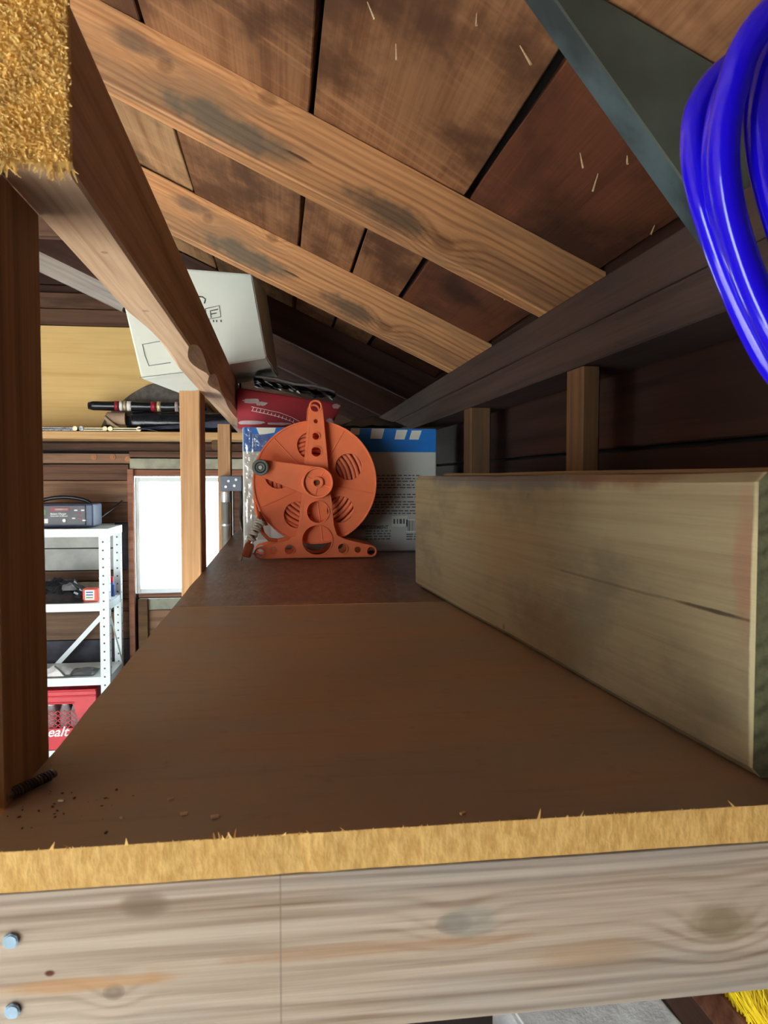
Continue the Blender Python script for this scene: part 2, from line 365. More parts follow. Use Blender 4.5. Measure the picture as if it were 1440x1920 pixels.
# --- ceiling: planks along Y, rafters across
ceil = empty('ceiling', (0, 0, 0), kind='structure')
slope = Vector((1, 0, -S)).normalized(); nrm = Vector((S, 0, 1)).normalized()
edges = [.80, .470, .2636, .157, .0451, -.1785, -.385, -.60, -.82, -1.03, -1.26, -1.48, -1.74]
TH = .02
for i in range(len(edges)-1):
    x1, x0 = edges[i], edges[i+1]
    gap = [.004, .014, .007, .006, .010, .006, .005, .005, .005, .005, .005, .005][i]
    for j, (ya, yb) in enumerate(((-1.5, .636), (.640, 1.71), (1.712, 4.1)) if i == 1 else ((-1.5, 1.098), (1.102, 2.318), (2.322, 4.1)) if i % 2 or i == 2 else ((-1.5, 1.71), (1.712, 4.1))):
        if i == 3 and j == 0: continue                # one wide plank here
        x1, x0 = edges[i], edges[i+2 if (i == 2 and j == 0) else i+1]
        wdt = (x1-x0)*NRM - gap; xc = (x0+x1)/2
        tilt = rnd.uniform(-.002, .004)
        c = Vector((xc, (ya+yb)/2, roofz(xc))) + nrm*(TH/2+tilt)
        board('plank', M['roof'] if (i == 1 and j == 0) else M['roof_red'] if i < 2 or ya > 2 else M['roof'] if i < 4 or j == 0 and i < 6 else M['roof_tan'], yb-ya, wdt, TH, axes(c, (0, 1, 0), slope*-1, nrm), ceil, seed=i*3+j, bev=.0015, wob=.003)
c = Vector((-.47, 1.3, roofz(-.47))) + nrm*(TH+.016)
box('roofing_felt', M['felt'], 5.8, 2.9, .008, axes(c, (0, 1, 0), -slope, nrm), ceil, 0)
# left slope (mirror about the ridge), out of sight, closes the roof
cl = Vector((XR-1.65, 1.3, roofz(XR)-S*1.65)) + Vector((-S, 0, 1)).normalized()*.02
box('left_slope', M['roof'], 5.8, 3.66, .02, axes(cl, (0, 1, 0), Vector((1, 0, S)), Vector((-S, 0, 1))), ceil, 0)
# rafters: 2x4, lower edge .10 under the roof
RH = .094
rme = None
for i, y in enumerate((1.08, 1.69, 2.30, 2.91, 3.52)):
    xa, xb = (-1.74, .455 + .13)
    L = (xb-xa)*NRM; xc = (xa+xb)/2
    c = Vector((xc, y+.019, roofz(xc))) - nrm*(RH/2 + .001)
    mt = M['rafter'] if i < 2 else M['siding']  # far rafters get the much darker siding colour
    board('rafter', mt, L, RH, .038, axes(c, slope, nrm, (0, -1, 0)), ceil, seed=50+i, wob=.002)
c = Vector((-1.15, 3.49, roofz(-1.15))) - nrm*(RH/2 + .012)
board('sister_rafter', M['rafter_grey'], 1.15, .085, .030, axes(c, slope, nrm, (0, -1, 0)), ceil, seed=70)  # pale grey board in front of the last rafter's left part
bx('collar_tie', M['dark'], -3.0, -.46, 2.26, 2.298, 2.47, 2.60, ceil)
# nail tips coming through the roof planks
def on_roof(u, v):
    d = cam_ray(u, v); t = (Z0-CZ)/(d.z+S*d.x); return Vector((0, 0, CZ)) + d*t
CM = Matrix.Rotation(R(-7.702), 3, 'Z') @ Matrix.Rotation(R(90-2.502), 3, 'X')
def cam_ray(u, v): return CM @ Vector(((u-720)/1442, -(v-960)/1442, -1))
nails = [(.094, .74, .02), (.09, .79, .018), (.23, .73, .026), (.125, .83, .016), (.185, .72, .013), (.335, .84, .018), (.365, .86, .02), (.372, .80, .011),
         (.455, .9, .012), (.36, 1.30, .016), (.40, 1.36, .014), (.43, 1.24, .012), (.02, 1.2, .012), (-.10, 1.25, .012), (.12, 1.95, .015), (.20, 1.9, .012)]
nm = bmesh.new(); bm_cyl(nm, .0014, 1.0, T(0, 0, -.5), 6, .0006)
nme = bpy.data.meshes.new('nail'); nm.to_mesh(nme); nm.free(); nme.materials.append(M['chip'])
for (x, y, l) in nails:
    q = axes((x, y, roofz(x)-.0015), (1, 0, 0), (0, 1, 0), (0, 0, 1)) @ Rx(rnd.uniform(-.5, .5)) @ Ry(rnd.uniform(-.5, .5)) @ Matrix.Diagonal((1, 1, l, 1))
    mesh_obj('nail', nme, (), q, ceil)
# --- right wall: planks, studs, double top plate
wr = empty('wall_right', (XW, 1.4, 0), kind='structure')
z = 0
for i in range(12):
    h = (.19, .17, .2, .18)[i % 4]
    if z > 2.1: break
    board('plank', M['siding'], 5.3, h-.005, .02, axes((XW+.012, 1.45, z+h/2), (0, 1, 0), (0, 0, 1), (1, 0, 0)), wr, seed=80+i)
    z += h
bx('outer_sheathing', M['felt'], XW+.03, XW+.05, -1.15, 4.0, 0, z, wr, 0)
for i, y in enumerate((-.80, -.22, .36, .937, 1.515, 2.09, 2.67, 3.25)):
    zt = 1.942
    dp = .024 if i == 3 else .042
    board('stud', M['stud'], zt, .056, dp, axes((.381+dp/2, y+.03, zt/2), (0, 0, 1), (0, 1, 0), (1, 0, 0)), wr, seed=110+i)
for k in range(2):
    for (ya, yb) in ((-1.05, 3.93),):
        board('top_plate', M['plate'], yb-ya, .0465, .085, axes((.4225-.003*k, (ya+yb)/2, 1.943+.0235+.047*k), (0, 1, 0), (0, 0, 1), (1, 0, 0)), wr, seed=120+k, wob=.002)
# --- back (gable) wall: individual boards
wb = empty('wall_back', (-.5, YB, 0), kind='structure')
WX0, WX1, WZ0, WZ1 = -.713, -.235, 1.228, 1.805          # window opening
rows = [(0, .30, 'bluegrey'), (.30, .62, 'dark'), (.62, .86, 'bluegrey'), (.86, 1.00, 'bluegrey'), (1.00, 1.14, 'siding2'), (1.14, 1.20, 'dark'), (1.20, 1.29, 'block2'), (1.29, 1.345, 'dark'), (1.345, 1.455, 'block'), (1.455, 1.58, 'block'),
        (1.58, 1.68, 'dark'), (1.68, 1.79, 'siding2'), (1.79, 1.87, 'dark')]
M['siding2'] = wood('brown grey siding', srgb(140, 108, 84), srgb(94, 68, 52), srgb(70, 62, 58), freq=120, stain_amt=.6, cells=1.5)
M['block2'] = plain('greenish grey siding paint', srgb(168, 168, 150), .9, var=.15, nscale=12, bump=.3)
def wall_piece(x0, x1, z0, z1, m, pr=0., name='plank'):
    board(name, M[m], x1-x0, z1-z0-.004, .022, axes(((x0+x1)/2, YB+.011-pr, (z0+z1)/2), (1, 0, 0), (0, 0, 1), (0, -1, 0)), wb, seed=int(z0*1000) % 97, wob=.002)
for (z0, z1, m) in rows:
    if m.startswith('block'):
        wall_piece(XL, -.815, z0, z1, m); wall_piece(-.813, -.745, z0, z1, 'bluegrey' if z0 > 1.3 else 'dark')
    else: wall_piece(XL, -.745, z0, z1, m)
    if z1 <= WZ0: wall_piece(-.70, XW, z0, z1, 'block2' if z0 == 1.14 else m)
wall_piece(-.235, XW, 1.20, 1.87, 'dark')
wall_piece(-.70, -.236, 1.205, 1.226, 'redwood', .012)
wall_piece(-.735, XW, 1.81, 1.845, 'redwood', .012, 'lintel'); wall_piece(-.735, XW, 1.845, 1.90, 'block2', .01, 'lintel')
wall_piece(XL, -.737, 1.872, 1.925, 'siding2', .004); wall_piece(-.735, XW, 1.902, 1.935, 'dark', .02)
wall_piece(XL, XW, 1.935, 1.975, 'dark', .03, 'nailer')
bx('stud', M['redwood'], -.742, -.715, YB-.04, YB-.001, .2, 1.845, wb); bx('stud', M['stud'], -.700, -.655, YB-.035, YB-.002, .6, 1.20, wb)
for (x, z) in ((-.905, 1.905), (-.815, 1.905), (-.745, 1.895)):
    bm = bmesh.new(); bm_cyl(bm, .014, .006, Rx(R(90)), 16); bm_cyl(bm, .006, .012, Rx(R(90)), 10)
    from_bm(bm, 'washer', plain('rusty washer', srgb(176, 120, 80), .7), T(x, YB-.006, z), wb)
def gable(x0, x1, z0, z1, m, pr, name='plank'):
    bx(name, M[m], x0, x1, YB-pr, YB+.02, z0, z1, wb)
gable(XL, XW, 1.975, 2.03, 'dark', 0)
board('plywood_panel', M['ply'], 1.9, .505, .015, axes((-1.15, YB-.012, 2.285), (1, 0, 0), (0, 0, 1), (0, -1, 0)), wb, wob=0)
gable(-.19, XW, 2.03, 2.30, 'dark', 0)
board('gable_beam', M['dark'], 1.5, .075, .03, axes((-.98, YB-.02, 2.578), (1, 0, 0), (0, 0, 1), (0, -1, 0)), wb, seed=3); board('gable_beam', M['dark'], 1.5, .072, .035, axes((-.98, YB-.02, 2.655), (1, 0, 0), (0, 0, 1), (0, -1, 0)), wb, seed=4)
for i in range(4): gable(XL, XW, 2.30+i*.22, 2.30+i*.22+.215, 'siding', 0)
bx('outer_sheathing', M['felt'], XL, -.75, YB+.03, YB+.05, 0, 3.3, wb, 0); bx('outer_sheathing', M['felt'], -.235, XW+.05, YB+.03, YB+.05, 0, 3.3, wb, 0)
bx('outer_sheathing', M['felt'], -.75, -.235, YB+.03, YB+.05, 1.81, 3.3, wb, 0); bx('outer_sheathing', M['felt'], -.75, -.235, YB+.03, YB+.05, 0, 1.22, wb, 0)
# --- window
win = empty('window_1', ((WX0+WX1)/2, YB, WZ0), kind='structure')
for (a, b, c_, d_) in ((WX0, WX0+.022, WZ0, WZ1), (WX1-.022, WX1, WZ0, WZ1), (WX0+.0225, WX1-.0225, WZ0, WZ0+.022), (WX0+.0225, WX1-.0225, WZ1-.022, WZ1)):
    bx('window_frame', M['white_steel'], a, b, YB-.012, YB+.02, c_, d_, win)
bx('pane', M['glass'], WX0+.02, WX1-.02, YB+.002, YB+.006, WZ0+.02, WZ1-.02, win, 0)
# --- left and front walls (out of sight)
wl = bx('wall_left', M['dark'], XL-.05, XL, YF-.05, YB+.05, 0, 2.2, bev=0); tag(wl, kind='structure')
wf = empty('wall_front', (0, YF, 0), kind='structure')
bx('wall_panel', M['wallin'], DOOR[1], XW+.05, YF-.06, YF, 0, 2.9, wf, 0); bx('light_blocker', M['dark'], -.80, XW+.05, YF+.001, -.32, 1.25, 2.3, wf, 0)  # dark overhead box added out of view to block light from the right side
bx('wall_panel', M['wallin'], XL, DOOR[0], YF-.06, YF, 0, 2.9, wf, 0)
bx('wall_panel', M['wallin'], DOOR[0], DOOR[1], YF-.06, YF, DOOR[2], 3.2, wf, 0)

# ================================================================== SHELF FRAME
ZS = 1.62
XE = -.149                                   # left edge of the shelf
loft = empty('loft_shelf', (.14, .385, 1.5), 'brown overhead storage shelf with raw yellow edge and pale front rail', 'shelf')
def deck(name, mt, y0, y1, th, seed):
    bm = bmesh.new(); nx, ny = 40, 24
    x0, x1 = XE, .374
    top = []; bot = []
    for i in range(nx+1):
        x = x0+(x1-x0)*i/nx
        dy = .0012*mnoise.noise(Vector((x*60, seed, 0)))
        row = []
        for j in range(ny+1):
            y = y0+(y1-y0)*j/ny
            row.append(bm.verts.new((x + (.0015*mnoise.noise(Vector((y*12, seed, 2))) if i == 0 else 0), y + (dy if j == 0 else 0), ZS + .0006*mnoise.noise(Vector((x*5, y*5, seed))))))
        top.append(row); bot.append([bm.verts.new((v.co.x, v.co.y, ZS-th)) for v in row])
    for i in range(nx):
        for j in range(ny):
            bm.faces.new((top[i][j], top[i+1][j], top[i+1][j+1], top[i][j+1])).material_index = 0
            bm.faces.new((bot[i][j], bot[i][j+1], bot[i+1][j+1], bot[i+1][j])).material_index = 0
    for i in range(nx):
        for j in (0, ny): bm.faces.new((top[i][j], bot[i][j], bot[i+1][j], top[i+1][j])).material_index = 1
    for j in range(ny):
        for i in (0, nx): bm.faces.new((top[i][j], top[i][j+1], bot[i][j+1], bot[i][j])).material_index = 1
    return from_bm(bm, name, [mt, M['edge']], None, loft)
deck('deck_board', M['deck'], .385, 1.0935, .0205, 1)
deck('deck_board', M['deck2'], 1.0955, 2.75, .0195, 2)
FX0, FX1 = -.236, .372
fas = board('front_rail', M['fascia'], FX1-FX0, .084, .038, axes(((FX0+FX1)/2, .385+.0188, 1.557), (1, 0, 0), (0, 0, 1), (0, -1, 0)), loft, seed=5, wob=.0005, bev=.0005)
for z in (1.5762, 1.5412):
    bm = bmesh.new(); bm_cyl(bm, .0038, .0012, Rx(R(90)), 7); bm_cyl(bm, .0030, .0006, T(0, -.0008, 0) @ Rx(R(90)), 12)
    from_bm(bm, 'screw_head', M['galv'], T(-.1305, .3840, z), fas)
# rough fibres along the sawn edge
bm = bmesh.new()
for i in range(420):
    x = rnd.uniform(XE, .373); big = rnd.random() < .05
    l = rnd.uniform(.003, .007) if big else rnd.uniform(.0006, .0022)
    a = Vector((x, .3848, ZS-.0006)); d = Vector((rnd.uniform(-.8, .8), rnd.uniform(-.5, .5), rnd.uniform(.2, 1))).normalized()*l
    s = Vector((l*.12+.0002, 0, 0)); p = [bm.verts.new(a-s), bm.verts.new(a+s), bm.verts.new(a+d)]; bm.faces.new(p)
    q = bm.verts.new(a+Vector((0, .0004, 0))); bm.faces.new((p[1], q, p[2])); bm.faces.new((q, p[0], p[2]))
o = from_bm(bm, 'edge_splinters', M['edge'], None, loft); o['kind'] = 'stuff'
board('ledger', M['stud'], 2.2, .085, .02, axes((.366, 1.575, 1.557), (0, 1, 0), (0, 0, 1), (1, 0, 0)), loft, seed=8)

def post(y0, y1, z1, label, seed, z0=0, w=.038):
    o = board('wooden_post', M['post'], z1-z0, y1-y0, w, axes((XE-.0005-w/2, (y0+y1)/2, (z0+z1)/2), (0, 0, 1), (0, 1, 0), (1, 0, 0)), None, seed, wob=.0012)
    return tag(o, label, 'post')
post(.433, .518, 1.9655, 'dark brown wooden post nearest the camera, under the carpeted beam end', 11)
post(1.50, 1.60, 1.9655, 'pale grained wooden post standing in front of the bright window', 12)
post(2.40, 2.47, 1.9655, 'narrow far post beside the grey electrical box and conduit', 13)
# header beam with waney lower right edge
hb = empty('header_beam', (-.131, .44, 1.966), 'long wooden header beam over the posts with carpet on its near end', 'beam')
bm = bmesh.new(); X0, X1, ZB0, ZB1, Y0, Y1 = -.151, -.111, 1.966, 2.055, .442, 2.85
N = 60; rws = []
for i in range(N+1):
    y = Y0+(Y1-Y0)*i/N
    def bump_(c_, w_, a): return a*max(0, 1-((y-c_)/w_)**2)
    ch = .0025 + bump_(1.13, .12, .016) + bump_(1.40, .10, .014) + bump_(1.95, .3, .008) + .001*mnoise.noise(Vector((y*9, 1, 0)))
    cl_ = .002 + bump_(1.0, .2, .008)
    rws.append([bm.verts.new(p) for p in ((X0, y, ZB0+cl_), (X0+cl_, y, ZB0), (X1-ch*.8, y, ZB0), (X1, y, ZB0+ch), (X1, y, ZB1), (X0, y, ZB1))])
for a, b in zip(rws, rws[1:]):
    for j in range(6): bm.faces.new((a[j], a[(j+1) % 6], b[(j+1) % 6], b[j]))
bm.faces.new(rws[0]); bm.faces.new(rws[-1])
bmesh.ops.transform(bm, matrix=axes((-.131, 1.646, 2.01), (0, 1, 0), (1, 0, 0), (0, 0, -1)).inverted(), verts=bm.verts)
from_bm(bm, 'beam_timber', M['beam'], axes((-.131, 1.646, 2.01), (0, 1, 0), (1, 0, 0), (0, 0, -1)), hb)
# carpet wrapped on the beam end
CX0, CX1, CZ0, CZ1, CY = -.205, -.1095, 1.968, 2.075, .438
bx('carpet_backing', M['carpet'], CX0, CX1, CY-.0015, CY+.0035, CZ0, CZ1, hb, .001)
bm = bmesh.new()
def tuft(p, d, l, r):
    d = Vector(d).normalized(); a = d.orthogonal().normalized(); b = d.cross(a)
    rings = []
    cur = Vector(p); dd = d.copy()
    for k in range(4):
        rr = r*(1, 1.05, .8, .3)[k]
        rings.append([bm.verts.new(cur + (a*math.cos(t)+b*math.sin(t))*rr) for t in (0, 2.09, 4.19)])
        dd = (dd + Vector((rnd.uniform(-.5, .5), rnd.uniform(-.2, .2), rnd.uniform(-.65, .35)))).normalized(); cur = cur + dd*l/3
    for q, s in zip(rings, rings[1:]):
        for j in range(3): bm.faces.new((q[j], q[(j+1) % 3], s[(j+1) % 3], s[j]))
    bm.faces.new(rings[-1])
nx, nz = 62, 70
for i in range(nx):
    for j in range(nz):
        x = CX0+(CX1-CX0)*(i+rnd.uniform(.1, .9))/nx; z = CZ0+(CZ1-CZ0)*(j+rnd.uniform(.1, .9))/nz
        tuft((x, CY-.001, z), (rnd.uniform(-.5, .5), -1, rnd.uniform(-.7, .3)), rnd.uniform(.003, .0048), rnd.uniform(.0005, .0008))
for i in range(170):                          # ragged fringe under the carpet
    x = rnd.uniform(CX0, CX1)
    if -.138 < x < -.126 and rnd.random() < .7: continue
    tuft((x, CY-.001, CZ0+.001), (rnd.uniform(-.4, .4), -.4, -1), rnd.uniform(.004, .009) + (.007*rnd.random() if x < -.136 or x > -.122 else 0), rnd.uniform(.0005, .0011))
for i in range(30):
    tuft((CX1-.001, CY, rnd.uniform(CZ0, CZ1)), (1, -.5, rnd.uniform(-.5, .5)), rnd.uniform(.001, .0028), .0005)
o = from_bm(bm, 'carpet_pile', M['carpet'], None, hb); o['kind'] = 'stuff'

# ================================================================== TIMBERS ON THE SHELF
d = Vector((-.055, .838, 0)).normalized(); perp = Vector((d.y, -d.x, 0))
def timber(off, L, h, th, y0, label, mt, seed, endcap=True):
    c = Vector((.278, .417, 0)) + perp*(off+th/2) + d*(L/2 + y0) + Vector((0, 0, ZS+.0008+h/2))
    bm = board_mesh(L, h, th, seed, .006 if off == 0 else .002, .0022, nx=16)
    for f in bm.faces:
        if abs(f.calc_center_median().x) > L/2-.004: f.material_index = 1
    o = from_bm(bm, 'timber', [mt, M['timber_end']], axes(c, -d, (0, 0, 1), -perp), None)
    return tag(o, label, 'timber')
timber(0, .842, .1825, .044, 0, 'thick weathered grey brown timber lying on edge along the right of the shelf', M['timber'], 21)
M['timber2'] = wood('tan timber', srgb(150, 130, 96), srgb(120, 98, 70), srgb(96, 86, 70), freq=160, stain_amt=.5)
timber(.047, .80, .187, .036, .035, 'tan board on edge behind the thick weathered timber, only its top showing', M['timber2'], 22)

# screw, chips and dirt on the deck
def up(u, v, z=ZS):
    dd = cam_ray(u, v); t = (z-CZ)/dd.z; return Vector((0, 0, CZ))+dd*t
p0, p1 = Vector((-.141, .404, ZS+.0042)), Vector((-.1325, .476, ZS+.0036))
p0 = Vector((-.1445, .413, ZS+.0042)); p1 = Vector((-.1405, .475, ZS+.0036))
p0 = up(8, 1508); p1 = up(104, 1462)
p0.z = p1.z = ZS+.0042
ax = (p1-p0).normalized(); p0 = p0 - ax*.004
sw = empty('lag_screw', (p0.x, p0.y, ZS), 'black threaded screw lying on the shelf beside the near post', 'screw')
Ms = axes(p0, (0, 0, 1), ax.cross(Vector((0, 0, 1))), ax)
L = (p1-p0).length
bm = bmesh.new(); bm_cyl(bm, .0024, L*.97, T(0, 0, L*.5), 14)
from_bm(bm, 'shank', M['steel'], Ms, sw)
hel = [(.0026*math.cos(t*.7), .0026*math.sin(t*.7), L*.22 + L*.7*t/110) for t in range(111)]
tube('thread', hel, .0008, M['steel'], sw, res=1, M=Ms)
bm = bmesh.new(); bm_cyl(bm, .0042, .003, T(0, 0, .0015), 14)
from_bm(bm, 'head', M['steel'], Ms, sw)
for (u, v, r) in ((320, 1500, .0018), (345, 1528, .0022), (403, 1534, .0024), (228, 1535, .0013), (115, 1503, .0019), (868, 1527, .002)):
    p = up(u, v); bm = bmesh.new(); bm_box(bm, r*1.8, r*.9, r*.6, bev=r*.15)
    o = from_bm(bm, 'wood_chip', M['chip'], T(p.x, p.y, ZS+r*.35) @ Rz(rnd.uniform(-.6, .6)))
    tag(o, 'tiny pale wood chip lying near the front of the brown shelf', 'chip', 'wood chips on the shelf')
bm = bmesh.new()
for i in range(40):
    u, v = rnd.gauss(110, 60), rnd.gauss(1520, 22)
    p = up(u, v)
    if p.x < XE+.003 or p.y < .388: continue
    r = rnd.uniform(.0002, .0010)*rnd.random()**.5
    vs = bmesh.ops.create_icosphere(bm, subdivisions=1, radius=r, matrix=T(p.x, p.y, ZS+r*.4) @ Rz(rnd.random()*3) @ Matrix.Diagonal((1.8, 1, .6, 1)))
o = from_bm(bm, 'dirt_crumbs', M['dirt']); tag(o, 'scatter of dark dirt crumbs beside the screw on the shelf', 'dirt', kind='stuff')

# ================================================================== CORD REEL
K = 1.72/1442
RX, RY, RZc = .079, 1.72, 1.791
reel = empty('cord_reel', (RX, RY, ZS), 'orange plastic extension cord reel with hand crank standing before blue carton', 'cord reel')
def px(u, v): return ((u-592)*K, -(v-905)*K)
def arc(c_, r, a0, a1, n=8): return [(c_[0]+r*math.cos(R(a0+(a1-a0)*i/n)), c_[1]+r*math.sin(R(a0+(a1-a0)*i/n))) for i in range(n+1)]
BZ = px(0, 1046)[1]
tl = px(592.7, 764); lf = px(488.5, 1036); rf = px(696.5, 1035)
outer = arc(tl, 13*K, 180, 0) + [px(626, 985), px(632, 1004), px(648, 1012)] + arc(rf, 11*K, 75, -85) + [(px(640, 0)[0], BZ), (px(545, 0)[0], BZ)] + arc(lf, 11*K, -95, -255) + [px(540, 1012), px(554, 1004), px(560, 985)]
holes = [circ(*tl, 9*K)] + [circ(*px(u, v), r*K) for (u, v, r) in ((592.7, 791, 3.6), (592.7, 819, 6.4), (593.5, 847.5, 9), (594.5, 1013, 27.5), (596, 960, 20), (513.5, 1032, 5.8), (543, 1030, 8.4), (642, 1029, 8.4), (671, 1032, 5.8))] + [circ(*lf, 7.5*K), circ(*rf, 7.5*K)]
def reel_frame(y):
    fr = plate2d('stand_frame', outer, holes, .008, .001, M['orange'], face_at(RX, y, RZc), reel)
    for (c_, r) in [(px(594.5, 1013), 28.5*K), (px(596, 960), 21*K), (tl, 10.5*K), (lf, 9*K), (rf, 9*K), (px(592.7, 819), 7.4*K), (px(593.5, 847.5), 10*K), (px(543, 1030), 9.4*K), (px(642, 1029), 9.4*K)]:
        plate2d('rim', circ(*c_, r+.0009, 28), [circ(*c_, r-.0007, 28)], .004, .0003, M['orange'], face_at(RX, y-.005, RZc), fr)
    for pts in ([px(581, 800), px(566, 975)], [px(605, 800), px(620, 975)]):
        tube('rib', [(p[0], p[1], .0042) for p in pts], .0011, M['orange'], fr, res=2, M=face_at(RX, y, RZc))
    return fr
reel_frame(1.722)
plate2d('stand_frame', outer, holes, .008, .001, M['orange'], face_at(RX, 1.826, RZc), reel)
hc = [(70*math.cos(R(a)), 70*math.sin(R(a))) for a in (25, 97, 169, 241, 313)]
dholes = [circ(x*K, y*K, 25*K, 32) for (x, y) in hc] + [circ(0, 0, 8*K, 16)]
def disc(y, front):
    dd = plate2d('reel_disc', circ(0, 0, 116*K, 96), dholes, .003, .0008, M['orange'], face_at(RX, y, RZc), reel)
    plate2d('rim', circ(0, 0, 117*K, 96), [circ(0, 0, 113.5*K, 96)], .007, .001, M['orange'], face_at(RX, y, RZc), dd)
    if front:
        for a in (61, 133, 205, 277, 349):
            q = [(r*K*math.cos(R(a)), r*K*math.sin(R(a)), .0018) for r in (32, 112)]
            tube('rib', q, .0018, M['orange'], dd, res=2, M=face_at(RX, y, RZc))
    return dd
disc(1.742, True); disc(1.805, False)
bm = bmesh.new(); bm_cyl(bm, 38*K, .058, Rx(R(90)), 40)
from_bm(bm, 'drum', M['orange'], T(RX, 1.773, RZc), reel)
# wound cord: rings of cord in layers across the drum
bm = bmesh.new()
def torus(bm, Rr, r, Mx, n=56, m=8):
    vs = [[bm.verts.new(Mx @ Vector(((Rr+r*math.cos(2*math.pi*j/m))*math.cos(2*math.pi*i/n), (Rr+r*math.cos(2*math.pi*j/m))*math.sin(2*math.pi*i/n), r*math.sin(2*math.pi*j/m)))) for j in range(m)] for i in range(n)]
    for i in range(n):
        for j in range(m): bm.faces.new((vs[i][j], vs[(i+1) % n][j], vs[(i+1) % n][(j+1) % m], vs[i][(j+1) % m]))
for L_ in range(8):
    for t in range(5):
        off = rnd.uniform(-1.5, 1.5)*K
        torus(bm, (42.5+L_*8.2)*K, 4.0*K, T(rnd.uniform(-1, 1)*K, rnd.uniform(-1, 1)*K, (t-2)*.0105 + rnd.uniform(-.0012, .0012)))
from_bm(bm, 'wound_cord', M['orangedark'], face_at(RX, 1.773, RZc), reel, smooth=True)
# crank
hx = px(594.5, 905); kx = px(491, 877.7)
dv = Vector((kx[0]-hx[0], kx[1]-hx[1])); an = math.degrees(math.atan2(dv.y, dv.x))
co = arc(hx, 30*K, an-262, an+98-0, 2) if False else None
outer_c = arc(kx, 15*K, an+80, an-80, 8) + arc(hx, 30*K, an-92, an+92-360, 26)[::1]
outer_c = arc(kx, 15*K, an-80, an+80, 8) + arc(hx, 30*K, an+95, an+265, 22)
cr = plate2d('crank', outer_c, [circ(*hx, 5*K, 16)], .010, .0012, M['orange'], face_at(RX, 1.704, RZc), reel)
plate2d('hub_ring', circ(*hx, 29*K, 40), [circ(*hx, 25*K, 40)], .010, .0012, M['orange'], face_at(RX, 1.697, RZc), cr)
plate2d('hub_ring', circ(*hx, 11*K, 24), [circ(*hx, 7*K, 24)], .008, .001, M['orange'], face_at(RX, 1.697, RZc), cr)
for a in (60, 150, 262, 340):
    tube('spoke', [(hx[0]+r*K*math.cos(R(a)), hx[1]+r*K*math.sin(R(a)), 0) for r in (9, 26)], .0016, M['orange'], cr, res=1, M=face_at(RX, 1.698, RZc))
for s in (-1, 1):
    nrm2 = Vector((-dv.y, dv.x)).normalized()
    a_ = Vector(hx)+dv*.28+nrm2*s*24*K; b_ = Vector(kx)-dv*.1+nrm2*s*12*K
    tube('rib', [(a_.x, a_.y, .005), (b_.x, b_.y, .005)], .0013, M['orange'], cr, res=1, M=face_at(RX, 1.704, RZc))
bm = bmesh.new(); bm_cyl(bm, 8*K, .03, Rx(R(90)), 20)
from_bm(bm, 'axle', plain('rusty axle steel', srgb(120, 74, 48), .5, metal=.5), T(RX+hx[0], 1.715, RZc+hx[1]), reel)
kb = plate2d('crank_knob', circ(*kx, 15*K, 30), [circ(*kx, 4*K, 16)], .022, .003, M['greyplastic'], face_at(RX, 1.686, RZc), reel)
plate2d('knob_ring', circ(*kx, 10.5*K, 28), [circ(*kx, 8*K, 28)], .006, .0008, M['blackplastic'], face_at(RX, 1.675, RZc), kb)
bm = bmesh.new(); bm_cyl(bm, 3.6*K, .012, Rx(R(90)), 12)
from_bm(bm, 'knob_screw', M['conduit'], T(RX+kx[0], 1.677, RZc+kx[1]), kb)
# loose cord end with plug and white tie
def rp(u, v, y): a = px(u, v); return (RX+a[0], y, RZc+a[1])
tube('loose_cord', [rp(478, 930, 1.775), rp(481, 955, 1.76), rp(487, 975, 1.74), rp(494, 1000, 1.728), rp(505, 1012, 1.734), rp(520, 1014, 1.74)], 3.6*K, M['orangedark'], reel)
tube('loose_cord', [rp(500, 985, 1.75), rp(488, 962, 1.735), rp(482, 985, 1.722), rp(474, 1005, 1.712), rp(466, 1020, 1.706)], 3.4*K, M['orangedark'], reel)
bm = bmesh.new()
axp = (Vector(rp(468, 1018, 1.70))-Vector(rp(492, 972, 1.712)))
for i in range(9):
    t = i/8; c_ = Vector(rp(490, 976, 1.712)).lerp(Vector(rp(472, 1010, 1.708)), t)
    zz = axp.normalized(); xx = zz.orthogonal().normalized()
    torus(bm, (6.5+1.5*math.sin(i*2.1))*K, 2.3*K, axes(c_, xx, zz.cross(xx), zz) @ Rx(rnd.uniform(-.35, .35)), 16, 6)
from_bm(bm, 'white_tie', M['cardwhite'], None, reel, smooth=True)
bm = bmesh.new(); bm_box(bm, 17*K, 20*K, 26*K, bev=4*K)
pl = from_bm(bm, 'plug', plain('rust orange plug rubber', srgb(190, 100, 66), .6), T(*rp(467, 1029, 1.704)) @ Ry(R(18)), reel, smooth=False)
for s in (-1, 1):
    bm = bmesh.new(); bm_box(bm, 1.6*K, 7*K, 14*K)
    from_bm(bm, 'prong', M['conduit'], T(*rp(461+s*4, 1041, 1.704)) @ Ry(R(18)), pl)

